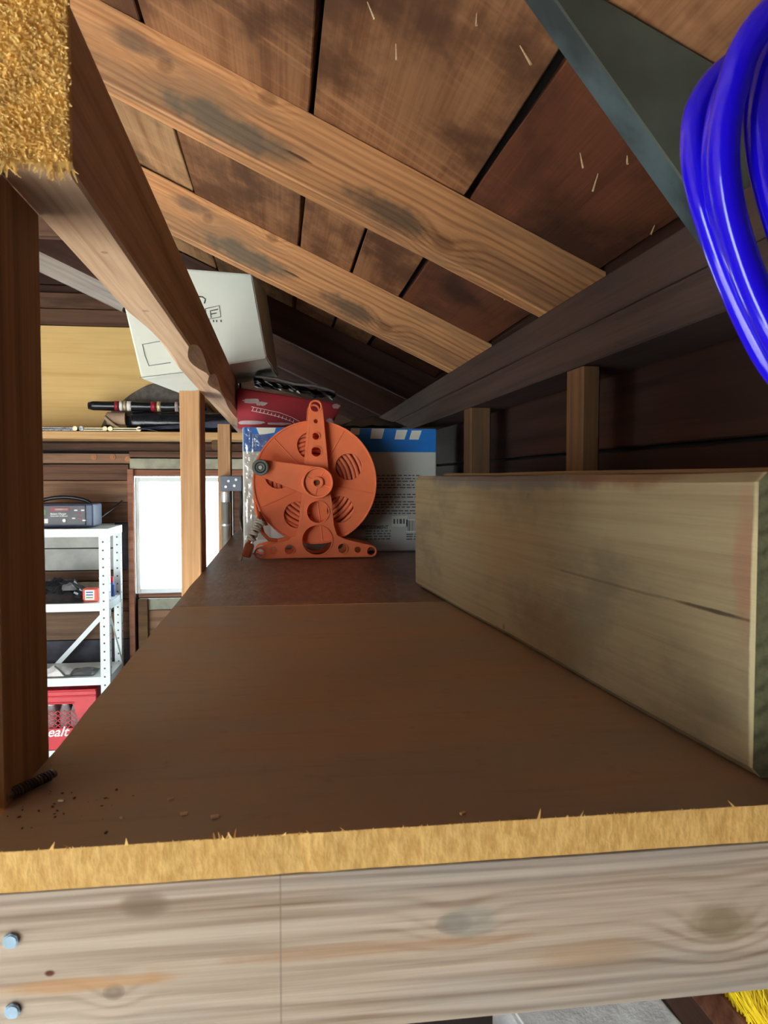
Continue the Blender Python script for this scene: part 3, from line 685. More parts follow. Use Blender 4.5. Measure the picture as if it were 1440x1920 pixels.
# ================================================================== BLUE AND GREY CARTON
BX0, BX1, BY, BZ1 = -.0875, .382, 1.86, 1.922
ct = empty('printed_carton', (.147, BY, ZS), 'grey carton with bright blue band and small print, behind the orange reel', 'carton')
bm = bmesh.new(); bm_box(bm, BX1-BX0, .27, BZ1-ZS-.001, bev=.004)
from_bm(bm, 'carton_body', M['card'], T((BX0+BX1)/2, BY+.135, (BZ1+ZS+.001)/2), ct)
bx('blue_band', M['cardblue'], BX0+.002, BX1-.002, BY-.0006, BY+.0004, BZ1-.058, BZ1-.001, ct, 0)
def fpoly(name, pts, mt, parent, y=BY-.0008, th=.0005):
    plate2d(name, pts, [], th, 0, mt, face_at(0, y, 0), parent)
def bpx(u, v): return (BX0 + (u-455)*(BX1-BX0)/(818-455), BZ1 - (v-802)*(BZ1-ZS)/(1036-802))
for q in ([(480, 803), (486, 817), (513, 812), (516, 803)], [(694, 803), (691, 822), (713, 822), (718, 803)], [(741, 805), (737, 823), (756, 823), (762, 805)], [(770, 806), (765, 823), (783, 823), (789, 806)], [(655, 803), (652, 815), (670, 815), (672, 803)]):
    fpoly('letter', [bpx(*p) for p in q], M['cardwhite'], ct)
bm = bmesh.new()
def inkline(u0, u1, v, h=2.0):
    u = u0
    while u < u1:
        wd = rnd.uniform(4, 13); a = bpx(u, v); b = bpx(min(u+wd, u1), v+h)
        bm_box(bm, b[0]-a[0], .0004, abs(a[1]-b[1]), ((a[0]+b[0])/2, BY-.0002, (a[1]+b[1])/2)); u += wd+rnd.uniform(2, 3)
for v in (890, 896, 901, 908, 913, 926, 931, 940, 945, 950, 957, 962): inkline(690, 788 if v < 970 else 730, v)
for v in (995, 1000, 1005, 1010): inkline(682, 730, v)
for v in (1002, 1006, 1011): inkline(760, 785, v)
from_bm(bm, 'small_print', M['ink'], None, ct)['kind'] = 'stuff'
a = bpx(664, 992); text('heading_print', 'AVERTISSEMENT', .0118, M['ink'], face_at(a[0], BY-.0004, a[1]), ct, bold=.0003, xs=.92)
a, b = bpx(732, 968), bpx(762, 988); bx('label_sticker', M['cardwhite'], a[0], b[0], BY-.0006, BY+.0002, b[1], a[1], ct, 0)
bm = bmesh.new()
for i in range(4): bm_box(bm, (.004, .003, .006, .004)[i], .0004, .012, (a[0]+.006+i*.008, BY-.0008, (a[1]+b[1])/2))
from_bm(bm, 'sticker_print', M['ink'], None, ct)
a, b = bpx(760, 974), bpx(786, 999); bx('barcode_sticker', M['cardwhite'], a[0], b[0], BY-.0006, BY+.0002, b[1], a[1], ct, 0)
bm = bmesh.new(); x = a[0]+.002
while x < b[0]-.003:
    wd = rnd.choice((.0005, .001, .0016)); bm_box(bm, wd, .0004, (a[1]-b[1])*.8, (x, BY-.0008, (a[1]+b[1])/2)); x += wd+rnd.choice((.0007, .0012))
from_bm(bm, 'barcode', M['ink'], None, ct)
# clear tape strips down the left side, slightly crinkled
def strip(u0, u1, v0, v1, seed):
    a, b = bpx(u0, v0), bpx(u1, v1)
    bm = heap_mesh(8, 36, abs(b[0]-a[0]), abs(a[1]-b[1]), lambda s, t: .0012+.0018*mnoise.noise(Vector((s*4, t*14, seed))))
    from_bm(bm, 'packing_tape', M['tape'], face_at((a[0]+b[0])/2, BY-.002, (a[1]+b[1])/2), ct, smooth=True)
strip(458, 474, 803, 1032, 1); strip(472, 505, 815, 1010, 2)

# ================================================================== RED PACKAGE, BLACK TRAY, WHITE CARTON
def hexa(name, front, back, mt, parent=None, sub=0):
    bm = bmesh.new(); F = [bm.verts.new(p) for p in front]; B = [bm.verts.new(p) for p in back]
    bm.faces.new(F); bm.faces.new(B[::-1])
    for i in range(4): bm.faces.new((F[i], B[i], B[(i+1) % 4], F[(i+1) % 4]))
    bmesh.ops.bevel(bm, geom=list(bm.edges), offset=.003, segments=2, affect='EDGES')
    return from_bm(bm, name, mt, None, parent)
rp_ = empty('red_package', (.02, 2.0, BZ1), 'crushed dark red carton with torn white patches on top of the blue banded carton', 'carton')
Z2 = BZ1+.0015
hexa('carton_body', [(-.105, 1.97, Z2), (.128, 1.97, Z2), (.158, 1.97, 1.990), (-.105, 1.97, 2.028)], [(-.105, 2.16, Z2), (.12, 2.16, Z2), (.15, 2.16, 1.985), (-.105, 2.16, 2.022)], M['red'], rp_)
def blob(cx, cz, rx, rz, seed):
    n = 22; vs = []
    for i in range(n):
        a = 2*math.pi*i/n; k = 1+.45*mnoise.noise(Vector((math.cos(a)*2, math.sin(a)*2, seed)))
        vs.append((rx*k*math.cos(a), rz*k*math.sin(a)))
    plate2d('torn_patch', vs, [], .0012, 0, M['torn'], face_at(cx, 1.9690, cz), rp_)
for a in ((-.07, 1.994, .02, .006, 1), (-.045, 1.988, .014, .005, 2), (.143, 1.984, .010, .006, 3), (.127, 1.942, .010, .012, 4), (-.070, 1.940, .034, .005, 5), (.0, 1.938, .03, .003, 7)): blob(*a)
tube('line_print', [(-.07, 1.9684, 1.980), (-.03, 1.9684, 1.972), (.0, 1.9684, 1.966), (.03, 1.9684, 1.955), (.05, 1.9684, 1.944)], .0006, M['whitepaint'], rp_, res=1)
tube('line_print', [(-.07, 1.9684, 1.970), (-.03, 1.9684, 1.962), (.0, 1.9684, 1.955), (.03, 1.9684, 1.944), (.045, 1.9684, 1.934)], .0006, M['whitepaint'], rp_, res=1)
bm = bmesh.new()
for i in range(12):
    t = i/12; x = -.066+t*.11; z = 1.9745-t*.027-.3*t*t*.02
    bm_box(bm, .0012, .0008, .007, (x, 1.9684, z), M=Ry(R(20)))
from_bm(bm, 'small_print', M['whitepaint'], None, rp_)['kind'] = 'stuff'
tr = empty('black_tray', (.04, 2.0, 2.03), 'torn black plastic tray lying on top of the red carton', 'tray')
bm = heap_mesh(22, 12, .215, .17, lambda s, t: .010*mnoise.noise(Vector((s*6, t*4, 3))) + .005*mnoise.noise(Vector((s*18, t*12, 5))))
bmesh.ops.solidify(bm, geom=list(bm.faces), thickness=.012)
from_bm(bm, 'tray_sheet', M['blackplastic'], axes((.04, 2.065, 2.035), (1, 0, -.17), (0, 1, 0), (.17, 0, 1)), tr)
tube('tray_rim', [(-.06, 1.978, 2.058), (-.01, 1.976, 2.052), (.04, 1.977, 2.040), (.09, 1.976, 2.036), (.14, 1.978, 2.022)], .004, M['film'], tr, res=2)
pf = heap_mesh(18, 12, .17, .18, lambda s, t: .028*math.sin(math.pi*s)*math.sin(math.pi*t) + .012*mnoise.noise(Vector((s*5, t*5, 8))) + .006)
pf = from_bm(pf, 'plastic_film', M['film'], T(.235, 2.01, BZ1+.004), None, smooth=True)
tag(pf, 'crumpled dusty grey plastic film on top of the blue banded carton', 'plastic')
# white carton
wc = empty('white_carton', (-.15, 1.85, 2.057), 'pale mint white carton tilted on the header beam under the roof', 'carton')
TL, TRr, BR, BL = Vector((-.352, 1.745, 2.264)), Vector((-.062, 1.84, 2.278)), Vector((-.029, 1.84, 2.083)), Vector((-.298, 1.745, 2.016))
bTL, bTR, bBR, bBL = Vector((-.32, 2.15, 2.31)), Vector((-.035, 2.2, 2.325)), Vector((-.001, 2.2, 2.085)), Vector((-.27, 2.15, 2.03))
fn = (BR-BL).cross(TL-BL).normalized(); dd = cam_ray(472, 514); TRr = Vector((0, 0, CZ)) + dd*((BL-Vector((0, 0, CZ))).dot(fn)/dd.dot(fn))
hexa('carton_body', [BL, BR, TRr, TL], [bBL, bBR, bTR, bTL], M['white_card'], wc)
fn = (BR-BL).cross(TL-BL).normalized()
if fn.y > 0: fn = -fn
_d = CM @ Vector(((472-720)/1442, -(514-960)/1442, -1))
def wpt(s, t):
    a = BL.lerp(BR, s); b = TL.lerp(TRr, s); return a.lerp(b, t)
def wmat(s, t): return axes(wpt(s, t)+fn*.0012, (BR-BL), fn.cross(BR-BL), fn)
def wuv(u, v):
    dd = cam_ray(u, v); t = (BL-Vector((0, 0, CZ))).dot(fn)/dd.dot(fn); return Vector((0, 0, CZ))+dd*t
def wline(name, pts, r, mt): tube(name, [tuple(wuv(*p)+fn*.0002) for p in pts], r, mt, wc, res=1)
mg = plain('black carton ink', srgb(40, 44, 44), .6)
wline('logo_print', [(385, 579), (411, 573), (414, 594), (388, 599), (385, 579)], .0008, mg)
wline('letter', [(396, 596), (394, 583), (408, 580)], .0010, mg); wline('letter', [(396, 589), (406, 587)], .0010, mg)
wline('symbol_print', [(372, 556), (380, 557), (385, 561), (383, 569)], .0013, mg)
for u in (392, 400, 406, 414): wline('symbol_print', [(u, 600), (u+.5, 604)], .0011, mg)
mg2 = plain('grey carton crease', srgb(120, 130, 128), .7)
wline('handle_slot', [(267, 646), (272, 668), (279, 686), (320, 680)], .0010, mg2); wline('handle_slot', [(266, 646), (300, 640)], .0008, mg2)
wline('fold_line', [(262, 708), (345, 698)], .0008, mg2)

# ================================================================== DIAGONAL BRACE AND BLUE HOSE
br = empty('diagonal_brace', (.3, .623, 2.0), 'dusty grey green painted board running diagonally under the roof at upper right', 'brace')
def prof(off):
    A = (.1946, 2.231); Bp = (.395, roofz(.395)); 
    return [A, Bp, (.436, roofz(.436)), (.436, 1.9355)]
def prism(name, pts, y0, y1, mts, parent, front_mi=0, side_mi=1):
    bm = bmesh.new(); a = [bm.verts.new((x, y0, z-.0015)) for (x, z) in pts]; b = [bm.verts.new((x, y1, z-.0015)) for (x, z) in pts]
    bm.faces.new(a).material_index = front_mi; bm.faces.new(b[::-1]).material_index = front_mi
    n = len(pts)
    for i in range(n): bm.faces.new((a[i], b[i], b[(i+1) % n], a[(i+1) % n])).material_index = side_mi
    bmesh.ops.bevel(bm, geom=list(bm.edges), offset=.0015, segments=1, affect='EDGES')
    return from_bm(bm, name, mts, None, parent)
prism('brace_board', prof(0), .623, .658, [M['green'], M['teal']], br)
bm = bmesh.new()
for (x, z) in ((.245, 2.19), (.30, 2.12)):
    pass
bm.free()
hose = empty('hose_coil', (.25, .32, 1.94), 'coil of glossy bright blue hose hanging close at the upper right', 'hose')
HP = [(.1925, 1.965), (.1912, 1.945), (.1935, 1.925), (.199, 1.903), (.208, 1.878), (.220, 1.855), (.238, 1.832), (.262, 1.822), (.287, 1.835), (.303, 1.87), (.308, 1.92), (.302, 1.965), (.287, 1.995), (.262, 2.012), (.236, 2.012), (.2135, 2.002), (.199, 1.986)]
def loop(dx, dz, k, tilt, y, r, seed):
    pts = []; n = len(HP); c0 = (.25, 1.917)
    for i in range(n):
        p = [HP[(i+q-1) % n] for q in range(4)]
        for t in (0, .2, .4, .6, .8):
            q = [.5*((2*p[1][a]) + (-p[0][a]+p[2][a])*t + (2*p[0][a]-5*p[1][a]+4*p[2][a]-p[3][a])*t*t + (-p[0][a]+3*p[1][a]-3*p[2][a]+p[3][a])*t**3) for a in (0, 1)]
            x, z_ = (q[0]-c0[0])*k, (q[1]-c0[1])*k
            pts.append((c0[0]+dx+x*math.cos(tilt)-z_*math.sin(tilt), y+.004*math.sin((i+t)*.74+seed), c0[1]+dz+x*math.sin(tilt)+z_*math.cos(tilt)))
    tube('hose_loop', pts, r, M['hose'], hose, closed=True, res=5)
loop(0, 0, 1.0, 0, .314, .0068, 0)
loop(.010, -.004, 1.0, R(6), .330, .0064, 1)
loop(.0205, .002, 1.0, R(2), .318, .0068, 2)
loop(.007, -.001, .97, R(10), .346, .0060, 3)
tube('hanging_cord', [(.235, .325, 2.045), (.236, .328, 2.12), (.236, .33, roofz(.236)+.002)], .002, M['blackplastic'], hose, res=2)

# ================================================================== BELOW THE SHELF, LOWER RIGHT
wk = empty('workbench', (.23, 1.0, 0), 'blue grey workbench against the wall under the loft shelf', 'workbench')
bx('bench_top', M['bench'], .08, .379, .58, 2.0, 1.25, 1.28, wk)
for (x, y) in ((.10, .65), (.355, .65), (.10, 1.96), (.355, 1.96)): bx('leg', M['dark'], x-.02, x+.02, y-.02, y+.02, 0, 1.25, wk)
pn = hexa('foam_block', [(.2254, .6222, 1.281), (.37, .5961, 1.281), (.37, .5961, 1.299), (.2254, .6222, 1.2939)], [(.1945, .6866, 1.281), (.3323, .6694, 1.281), (.3323, .6694, 1.3368), (.1945, .6866, 1.3274)], M['foam'])
tag(pn, 'white streaked foam block on the bench below the shelf at the bottom', 'foam block')
bh = empty('push_broom', (.44, .70, 0), 'broom with bright yellow bristles standing upside down at the bottom right corner', 'broom')
bx('brush_block', M['redwood'], .420, .452, .56, .78, 1.262, 1.300, bh); bm = bmesh.new(); bm_cyl(bm, .012, 1.262, T(.436, .67, .631), 14); from_bm(bm, 'broom_handle', M['redwood'], None, bh)
bm = bmesh.new()
for i in range(420):
    y = rnd.uniform(.565, .775); z = 1.298
    a = Vector((rnd.uniform(.423, .449), y, z)); dd = Vector((rnd.uniform(-.75, .05), rnd.uniform(-.35, .3), 1.0)).normalized(); l = rnd.uniform(.05, .085)
    s = dd.orthogonal().normalized()*.0011; s2 = dd.cross(s)
    p = [bm.verts.new(a+s), bm.verts.new(a-s*.5+s2*.87), bm.verts.new(a-s*.5-s2*.87)]; e = bm.verts.new(a+dd*l)
    for j in range(3): bm.faces.new((p[j], p[(j+1) % 3], e))
o = from_bm(bm, 'bristles', M['yellow'], None, bh); o['kind'] = 'stuff'

# ================================================================== CONDUIT AND ELECTRICAL BOX
eb = empty('electrical_box', (-.145, 2.33, 1.76), 'grey steel electrical box on the far post above a conduit', 'electrical box')
bx('box_body', M['boxgrey'], -.176, -.112, 2.335, 2.395, 1.762, 1.808, eb, .003)
for (x, z) in ((-.152, 1.792), (-.13, 1.796), (-.135, 1.778), (-.16, 1.775)):
    bm = bmesh.new(); bm_cyl(bm, .004, .002, Rx(R(90)), 10); from_bm(bm, 'knockout', M['conduit'], T(x, 2.334, z), eb)
cn = empty('conduit', (-.15, 2.365, 0), 'shiny steel conduit pipe running down from the grey electrical box', 'pipe')
bm = bmesh.new(); bm_cyl(bm, .0125, 1.74, T(-.163, 2.362, .87), 18); from_bm(bm, 'pipe', M['conduit'], None, cn, smooth=True)
bm = bmesh.new(); bm_cyl(bm, .016, .03, T(-.163, 2.362, 1.744), 18); from_bm(bm, 'coupling', M['conduit'], None, cn)
bm = bmesh.new(); bm_cyl(bm, .0155, .006, T(-.163, 2.362, 1.66), 18); from_bm(bm, 'pipe_ring', M['conduit'], None, cn)
tube('black_cable', [(-.118, 2.37, 1.765), (-.114, 2.36, 1.73), (-.118, 2.355, 1.68), (-.108, 2.33, 1.64), (-.10, 2.28, 1.6245)], .005, M['blackplastic'], None)
tag(bpy.data.objects['black_cable'], 'black cable hanging from the grey electrical box onto the shelf', 'cable')

# ================================================================== GABLE SHELF AND ITS CONTENTS
gs = empty('gable_shelf', (-.9, 3.8, 1.96), 'pale wooden shelf board across the far wall above the window', 'shelf')
board('shelf_board', M['shelfwood'], 2.6, .26, .034, axes((-1.2, 3.80, 1.998), (1, 0, 0), (0, 1, 0), (0, 0, 1)), gs, seed=60)
board('shelf_board', M['shelfwood'], .6, .26, .034, axes((.402-.2, 3.80, 1.998), (1, 0, 0), (0, 1, 0), (0, 0, 1)), gs, seed=61)
ZG = 2.016
# angle brackets under the shelf
for x in (-2.2, -.3): bx('bracket', M['stud'], x-.02, x+.02, 3.74, 3.93, 1.94, 1.98, gs)
def roll(name, x0, x1, y, z, r, mt, label, cat, seed=0, lump=.0):
    bm = bmesh.new(); n, m = 26, 18; rr = []
    for i in range(n+1):
        x = x0+(x1-x0)*i/n; k = .75 if i in (0, n) else 1
        rr.append([bm.verts.new((x, y+r*k*(1+lump*mnoise.noise(Vector((x*14, j*.7, seed))))*math.cos(2*math.pi*j/m), z+r*k*(1+lump*mnoise.noise(Vector((x*14, j*.7, seed))))*math.sin(2*math.pi*j/m))) for j in range(m)])
    for a, b in zip(rr, rr[1:]):
        for j in range(m): bm.faces.new((a[j], a[(j+1) % m], b[(j+1) % m], b[j]))
    bm.faces.new(rr[0]); bm.faces.new(rr[-1])
    e = empty(name, (x0, y, z-r), label, cat); from_bm(bm, 'roll_body', mt, None, e, smooth=True); return e
b2 = roll('black_roll', -.71, .0, 3.775, ZG+.050, .047, M['blackbag'], 'thick black plastic roll lying on the far gable shelf', 'roll', 2, .12)
b1 = roll('black_roll', -.885, -.345, 3.765, ZG+.1015+.022, .022, M['blackbag'], 'thin shiny black roll with striped labels on top of the thick roll', 'roll', 1, .12)
for i, (x0, x1, m) in enumerate(((-.765, -.745, 'red'), (-.742, -.728, 'whitepaint'), (-.725, -.712, 'brass'), (-.709, -.69, 'whitepaint'), (-.60, -.575, 'red'), (-.572, -.555, 'brass'), (-.49, -.473, 'torn'))):
    bm = bmesh.new(); bm_cyl(bm, .0235, x1-x0, Ry(R(90)), 18); from_bm(bm, 'label_band', M[m], T((x0+x1)/2, 3.765, ZG+.1235), b1, smooth=True)
b3 = empty('card_tube', (-.75, 3.75, ZG), 'short brown cardboard tube at the end of the thick black roll', 'tube')
bm = bmesh.new(); bm_cyl(bm, .030, .082, Ry(R(90)), 22); from_bm(bm, 'tube_body', M['cardtube'], T(-.752, 3.735, ZG+.062), b3, smooth=False)
bm = bmesh.new(); bm_cyl(bm, .024, .004, Ry(R(90)), 22); from_bm(bm, 'tube_mouth', M['dirt'], T(-.7945, 3.735, ZG+.062), b3)  # dark disc paints the shade inside the open tube end
gc = heap_mesh(30, 10, .60, .09, lambda s, t: .33*math.sin(math.pi*min(1, s*1.0))**.5*(.55+.2*math.sin(s*3.2))*math.sin(math.pi*(.15+.7*t)) + .006*mnoise.noise(Vector((s*9, t*6, 2))))
bmesh.ops.solidify(gc, geom=list(gc.faces), thickness=.006)
gc = from_bm(gc, 'grey_cloth', M['greycloth'], T(-.56, 3.882, ZG+.002), None, smooth=True); tag(gc, 'folded grey felt cloth heaped behind the black rolls on the gable shelf', 'cloth')
nc = heap_mesh(30, 10, .50, .036, lambda s, t: (.055*s+.012)*(.7+.3*math.sin(math.pi*t))*(.4+.6*math.sin(math.pi*(.1+.8*t))) + .008*mnoise.noise(Vector((s*8, t*5, 4)))+.004)
nc = from_bm(nc, 'navy_cloth', M['navy'], T(-.40, 3.692, ZG), None, smooth=True); tag(nc, 'blue grey cloth spread along the front of the gable shelf', 'cloth')
pw = tube('curled_paper', [(-.80+.09*t/12, 3.70, ZG+.068-.058*math.sin(t/12*1.57)) for t in range(13)], .008, M['cardtube']); tag(pw, 'pale curled paper strip left of the cardboard tube', 'paper')
for i, (x0, x1, lb) in enumerate(((-1.14, -.895, 'dark flat bar at the left of the gable shelf'), (-.93, -.79, 'pale brass hinge strip left on the gable shelf'), (-.775, -.64, 'pale brass hinge strip right on the gable shelf'))):
    e = empty('metal_strip', (x0, 3.69, ZG), lb, 'strip')
    bx('strip_bar', M['brass' if i else 'steel'], x0, x1, 3.688, 3.70, ZG+.0005, ZG+.018, e)
    bx('strip_groove', M['blackplastic'], x0+.012, x1-.012, 3.6865, 3.689, ZG+.007, ZG+.012, e)
    for x in (x0+.004, x1-.004):
        bm = bmesh.new(); bm_cyl(bm, .011, .008, Rx(R(90)), 12); from_bm(bm, 'strip_knuckle', M['brass' if i else 'steel'], T(x, 3.684, ZG+.0115), e)
tp = heap_mesh(6, 4, .07, .05, lambda s, t: .012*(1-s)+.002); tp = from_bm(tp, 'white_scrap', M['whitepaint'], T(-.595, 3.682, ZG)); tag(tp, 'white pointed scrap at the front of the gable shelf', 'scrap')
rpk = empty('red_packet', (-.27, 3.72, 2.15), 'red and white printed packet on the thick black roll under the beam', 'packet')
box('packet_body', M['red'], .16, .06, .07, T(-.255, 3.775, ZG+.100+.066) @ Ry(R(22)), rpk, .003)
for k in range(3): box('packet_stripe', M['whitepaint'], .14, .001, .006, T(-.255+(k-1)*.008, 3.744, ZG+.166+(k-1)*.019) @ Ry(R(22)), rpk, 0)

# ================================================================== WHITE STEEL SHELVING UNIT
SXR, SXL, SY0, SY1 = -.765, -1.68, 3.57, 3.87
su = empty('shelving_unit', (-1.2, 3.72, 0), 'white steel shelving unit with slotted posts against the far wall', 'shelving')
def slotted():
    k = NT('white slotted steel'); o_ = k.coords(False); sp = k.n('ShaderNodeSeparateXYZ', {0: o_})
    zf = k.math('SUBTRACT', k.math('FRACT', k.math('DIVIDE', sp.outputs[2], .0381)), .5)
    return k.m
def angle_post(x, y, sx, sy):
    bm = bmesh.new(); h = 1.56
    bm_box(bm, .040, .002, h, (x+sx*.02, y, h/2)); bm_box(bm, .002, .040, h, (x, y+sy*.02, h/2))
    p = from_bm(bm, 'post', M['white_steel'], None, su)
    bm = bmesh.new()
    for i in range(40):
        z = .03+i*.0381
        if z > 1.55: break
        bm_cyl(bm, .0042, .0008, T(x+sx*.022, y-.0012, z) @ Rx(R(90)), 8); bm_cyl(bm, .0042, .0008, T(x-sx*.0-.0012*(-sx), y+sy*.022, z) @ Ry(R(90)), 8)
        bm_cyl(bm, .0042, .0008, T(x+sx*.022, y+.0012, z) @ Rx(R(90)), 8); bm_cyl(bm, .0042, .0008, T(x-.0012*sx, y+sy*.022, z) @ Ry(R(90)), 8)
    q = from_bm(bm, 'post_holes', M['ink'], None, p); q['kind'] = 'stuff'
for (x, y, sx, sy) in ((SXR, SY0, -1, 1), (SXR, SY1, -1, -1), (SXL, SY0, 1, 1), (SXL, SY1, 1, -1)): angle_post(x, y, sx, sy)
SHZ = (1.575, 1.24, .905, .578, .10)
for z in SHZ:
    bm = bmesh.new(); e_ = .003; lip = .036
    x0, x1, y0, y1 = SXL+e_, SXR-e_, SY0+e_, SY1-e_
    if z == SHZ[0]: x0, x1, y0, y1 = SXL-.002, SXR+.002, SY0-.003, SY1+.002
    bm_box(bm, x1-x0, y1-y0, .002, ((x0+x1)/2, (y0+y1)/2, z-.001))
    for (cx, cy, sx, sy) in (((x0+x1)/2, y0, x1-x0, .002), ((x0+x1)/2, y1, x1-x0, .002), (x0, (y0+y1)/2, .002, y1-y0), (x1, (y0+y1)/2, .002, y1-y0)):
        bm_box(bm, sx, sy, lip, (cx, cy, z-lip/2))
    from_bm(bm, 'shelf', M['white_steel'], None, su)
def bar(a, b, w_, th, name, mt, parent):
    a, b = Vector(a), Vector(b); d_ = (b-a); c_ = (a+b)/2; zz = d_.normalized(); yy = Vector((0, 1, 0)) if abs(d_.y) < .05 else Vector((1, 0, 0)); xx = yy.cross(zz)
    box(name, mt, w_, th, d_.length, axes(c_, xx, yy, zz), parent, 0)
bar((-1.13, 3.874, .84), (-.80, 3.874, 1.20), .022, .002, 'cross_brace', M['white_steel'], su)
bar((-1.13, 3.878, 1.20), (-1.66, 3.878, .80), .022, .002, 'cross_brace', M['white_steel'], su)
bar((SXR+.001, 3.60, 1.17), (SXR+.001, 3.85, .90), .016, .002, 'side_brace', M['white_steel'], su)
# battery charger on top
bc = empty('battery_charger', (-.97, 3.7, 1.575), 'dark grey battery charger with carry handle and red label on the white shelving', 'charger')
bm = bmesh.new(); bm_box(bm, .30, .17, .105, bev=.008); from_bm(bm, 'case', M['chargerblue'], T(-.99, 3.72, 1.632), bc)
bx('front_panel', M['chargergrey'], -1.135, -.873, 3.629, 3.636, 1.588, 1.678, bc, .003)
bx('red_label', M['red'], -1.025, -.942, 3.6275, 3.6295, 1.652, 1.669, bc, .0005)
bx('label_print', M['torn'], -1.005, -.95, 3.6265, 3.628, 1.656, 1.664, bc, 0)
text('panel_print', 'Battery Charger', .0105, M['whitepaint'], face_at(-1.025, 3.6285, 1.637), bc, bold=.0003)
text('panel_print', 'Automatic & Manual', .0085, M['whitepaint'], face_at(-1.025, 3.6285, 1.628), bc, bold=.0002, xs=1.05)
bx('yellow_green_dial', M['green_dot'], -1.075, -1.045, 3.6275, 3.6295, 1.636, 1.66, bc, .001); bx('white_gauge', M['whitepaint'], -1.075, -1.035, 3.6275, 3.6295, 1.598, 1.618, bc, .001)
bm = bmesh.new(); bm_cyl(bm, .008, .006, Rx(R(90)), 14); from_bm(bm, 'selector', M['whitepaint'], T(-.965, 3.626, 1.61), bc)
for (x, z, m) in ((-.90, 1.642, 'red'), (-.90, 1.622, 'red'), (-.915, 1.656, 'whitepaint'), (-.885, 1.656, 'whitepaint'), (-.925, 1.62, 'whitepaint'), (-.88, 1.61, 'whitepaint')):
    bx('indicator', M[m], x-.007, x+.007, 3.627, 3.6295, z-.003, z+.003, bc, 0)
tube('carry_handle', [(-1.11+.24*t/16, 3.72, 1.683+.030*math.sin(math.pi*t/16)**.6) for t in range(17)], .009, M['blackplastic'], bc, res=3)
tube('power_lead', [(-.86, 3.78, 1.60), (-.83, 3.83, 1.63), (-.80, 3.90, 1.66), (-.77, 3.925, 1.69)], .004, M['blackplastic'], bc)
# second shelf
def crumple(name, mt, cx, cy, z, sx, sy, h, seed, label, cat, n=18, fr=6):
    bm = heap_mesh(n, n, sx, sy, lambda s, t: h*(math.sin(math.pi*s)*math.sin(math.pi*t))**.5*(.55+.45*mnoise.noise(Vector((s*fr, t*fr, seed)))+.3) + .004)
    o = from_bm(bm, name, mt, T(cx, cy, z)); return tag(o, label, cat)
crumple('black_bag', M['blackbag'], -1.03, 3.70, 1.242, .30, .22, .10, 3, 'crumpled shiny black plastic bag on the second white shelf', 'bag', 20, 7)
crumple('grey_scrap', M['film'], -.955, 3.635, 1.29, .07, .04, .035, 5, 'shiny grey scrap lying on the black bag', 'scrap', 8, 4)
ob = empty('orange_box', (-.855, 3.62, 1.2405), 'small orange box with white and blue label on the second white shelf', 'box')
bx('box_body', plain('orange red box', srgb(226, 84, 60), .5), -.888, -.822, 3.61, 3.67, 1.241, 1.300, ob, .003)
bx('label_panel', M['whitepaint'], -.877, -.836, 3.6085, 3.6105, 1.250, 1.295, ob, 0)
for i, z in enumerate((1.285, 1.273, 1.261)): bx('label_stripe', M['bluep' if i < 2 else 'green_dot'], -.872, -.842, 3.6075, 3.609, z-.003, z+.003, ob, 0)
wcu = tube('coiled_cord', [(-.823+.014*math.cos(t*.8), 3.72+.014*math.sin(t*.8), 1.246+.09*t/60) for t in range(61)], .004, M['whitepaint']); tag(wcu, 'white coiled cord standing behind the orange box', 'cord')
rc = empty('red_capped_bottle', (-.79, 3.80, 1.2405), 'small blue bottle with a red cap behind the shelving post', 'bottle')
bm = bmesh.new(); bm_cyl(bm, .02, .055, T(-.80, 3.78, 1.269), 16); bm_cyl(bm, .02, .012, T(-.80, 3.78, 1.302), 16, .012); from_bm(bm, 'bottle_body', M['bluep'], None, rc)
bm = bmesh.new(); bm_cyl(bm, .014, .025, T(-.80, 3.78, 1.3205), 14); from_bm(bm, 'bottle_cap', M['redcrate'], None, rc)
# third shelf
crumple('white_cloth', M['whitepaint'], -1.01, 3.64, .906, .13, .10, .04, 6, 'white cloth with dark stripe on the third white shelf', 'cloth', 14, 4)
tubeo = tube('dark_strap', [(-1.01, 3.60, .955), (-.985, 3.592, .935), (-.965, 3.588, .913), (-.94, 3.60, .911)], .004, M['ink']); tag(tubeo, 'dark strap lying over the white cloth', 'strap')
crumple('clear_bag', M['film'], -.90, 3.66, .906, .12, .12, .02, 9, 'flat clear plastic bag beside the white cloth', 'bag', 10, 4)
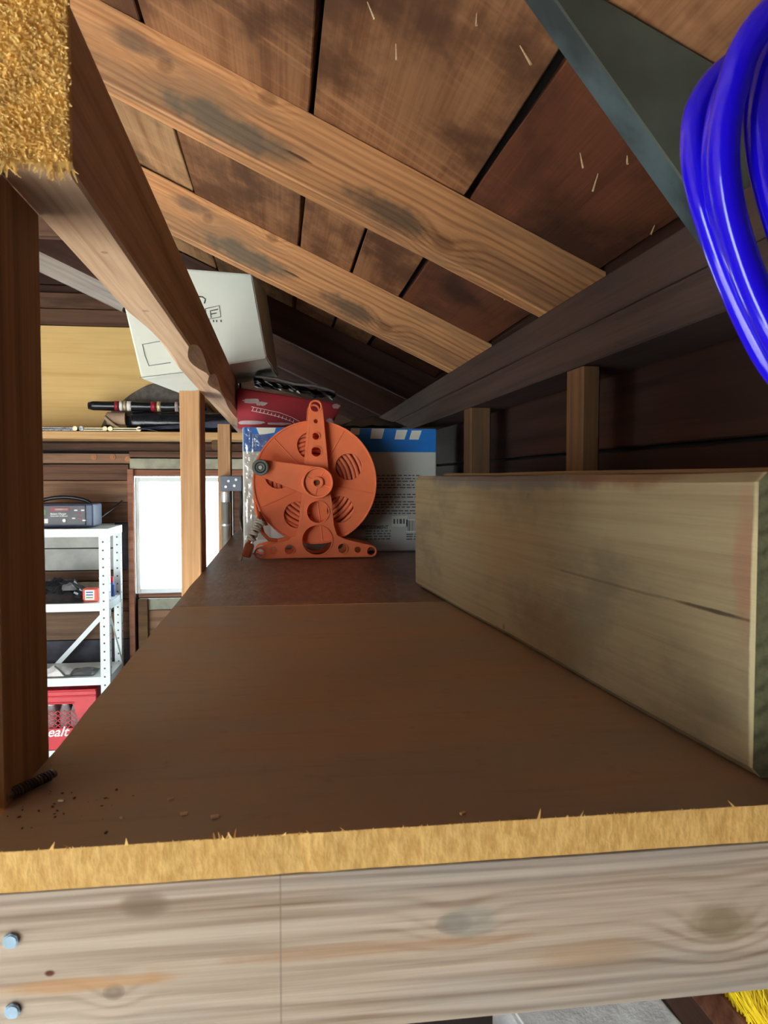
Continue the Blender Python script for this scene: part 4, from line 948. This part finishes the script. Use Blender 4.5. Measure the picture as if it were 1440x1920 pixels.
# red crate
cr8 = empty('milk_crate', (-.97, 3.7, .579), 'red plastic crate with lattice sides and white lettering on the lower white shelf', 'crate')
cx0, cx1, cy0, cy1, cz0, cz1 = -1.13, -.83, 3.585, 3.84, .580, .850
A_, B_ = [], []
def crate_side(Mx, wd):
    h = cz1-cz0
    out = [(-wd/2, 0), (wd/2, 0), (wd/2, h), (-wd/2, h)]
    win_ = [(-wd/2+.035, .095), (wd/2-.07, .095), (wd/2-.10, .205), (-wd/2+.035, .205)]
    s_ = plate2d('crate_side', out, [win_[::-1]], .006, .0008, M['redcrate'], Mx, cr8)
    tube('crate_rim', [(-wd/2, h-.004, .004), (wd/2, h-.004, .004)], .006, M['redcrate'], s_, res=2, M=Mx); tube('crate_rim', [(-wd/2, h-.03, .004), (wd/2, h-.03, .004)], .004, M['redcrate'], s_, res=1, M=Mx)
    tube('crate_rim', [(-wd/2+.03, .21, .004), (wd/2-.095, .21, .004)], .005, M['redcrate'], s_, res=1, M=Mx)
    bm = bmesh.new()
    for k in range(-6, 14):
        for sg in (1, -1):
            x0 = -wd/2+.035+k*.028
            a, b = (x0, .097), (x0+sg*.11*.9, .175)
            lo, hi = -wd/2+.036, wd/2-.085
            pts = [p for p in ((a[0]+(b[0]-a[0])*t/20, a[1]+(b[1]-a[1])*t/20) for t in range(21)) if lo < p[0] < hi]
            if len(pts) < 3: continue
            a, b = Vector(pts[0]), Vector(pts[-1]); d_ = b-a
            bm_box(bm, d_.length, .003, .003, ((a.x+b.x)/2, (a.y+b.y)/2, 0), M=Rz(math.atan2(d_.y, d_.x)))
    l_ = from_bm(bm, 'lattice', M['redcrate'], Mx, s_); l_['kind'] = 'stuff'
    return s_
fs_ = crate_side(face_at((cx0+cx1)/2, cy0, cz0), cx1-cx0)
crate_side(face_at((cx0+cx1)/2, cy1, cz0), cx1-cx0)
for x in (cx0, cx1): bx('crate_side', M['redcrate'], x-.003, x+.003, cy0+.004, cy1-.004, cz0, cz1, cr8)
bx('crate_base', M['redcrate'], cx0+.004, cx1-.004, cy0+.004, cy1-.004, cz0, cz0+.006, cr8)
text('lettering', 'ealt', .062, M['whitepaint'], face_at(-1.045, cy0-.0045, .640), fs_, shear=.35, bold=.001)
for i, (x, y) in enumerate(((-1.04, 3.64), (-.98, 3.65), (-.93, 3.64), (-1.0, 3.73), (-.93, 3.74))):
    e = empty('white_bottle', (x, y, .587), ('white capped bottle at the front left inside the red crate', 'white capped bottle at the front middle inside the red crate', 'white capped bottle at the front right inside the red crate', 'white capped bottle at the back left inside the red crate', 'white capped bottle at the back right inside the red crate')[i], 'bottle', 'bottles in the red crate')
    bm = bmesh.new(); bm_cyl(bm, .025, .15, T(x, y, .662), 16); bm_cyl(bm, .025, .03, T(x, y, .752), 16, .014); from_bm(bm, 'bottle_body', M['torn'], None, e)
    bm = bmesh.new(); bm_cyl(bm, .016, .03, T(x, y, .782), 14); from_bm(bm, 'bottle_cap', M['whitepaint'], None, e)
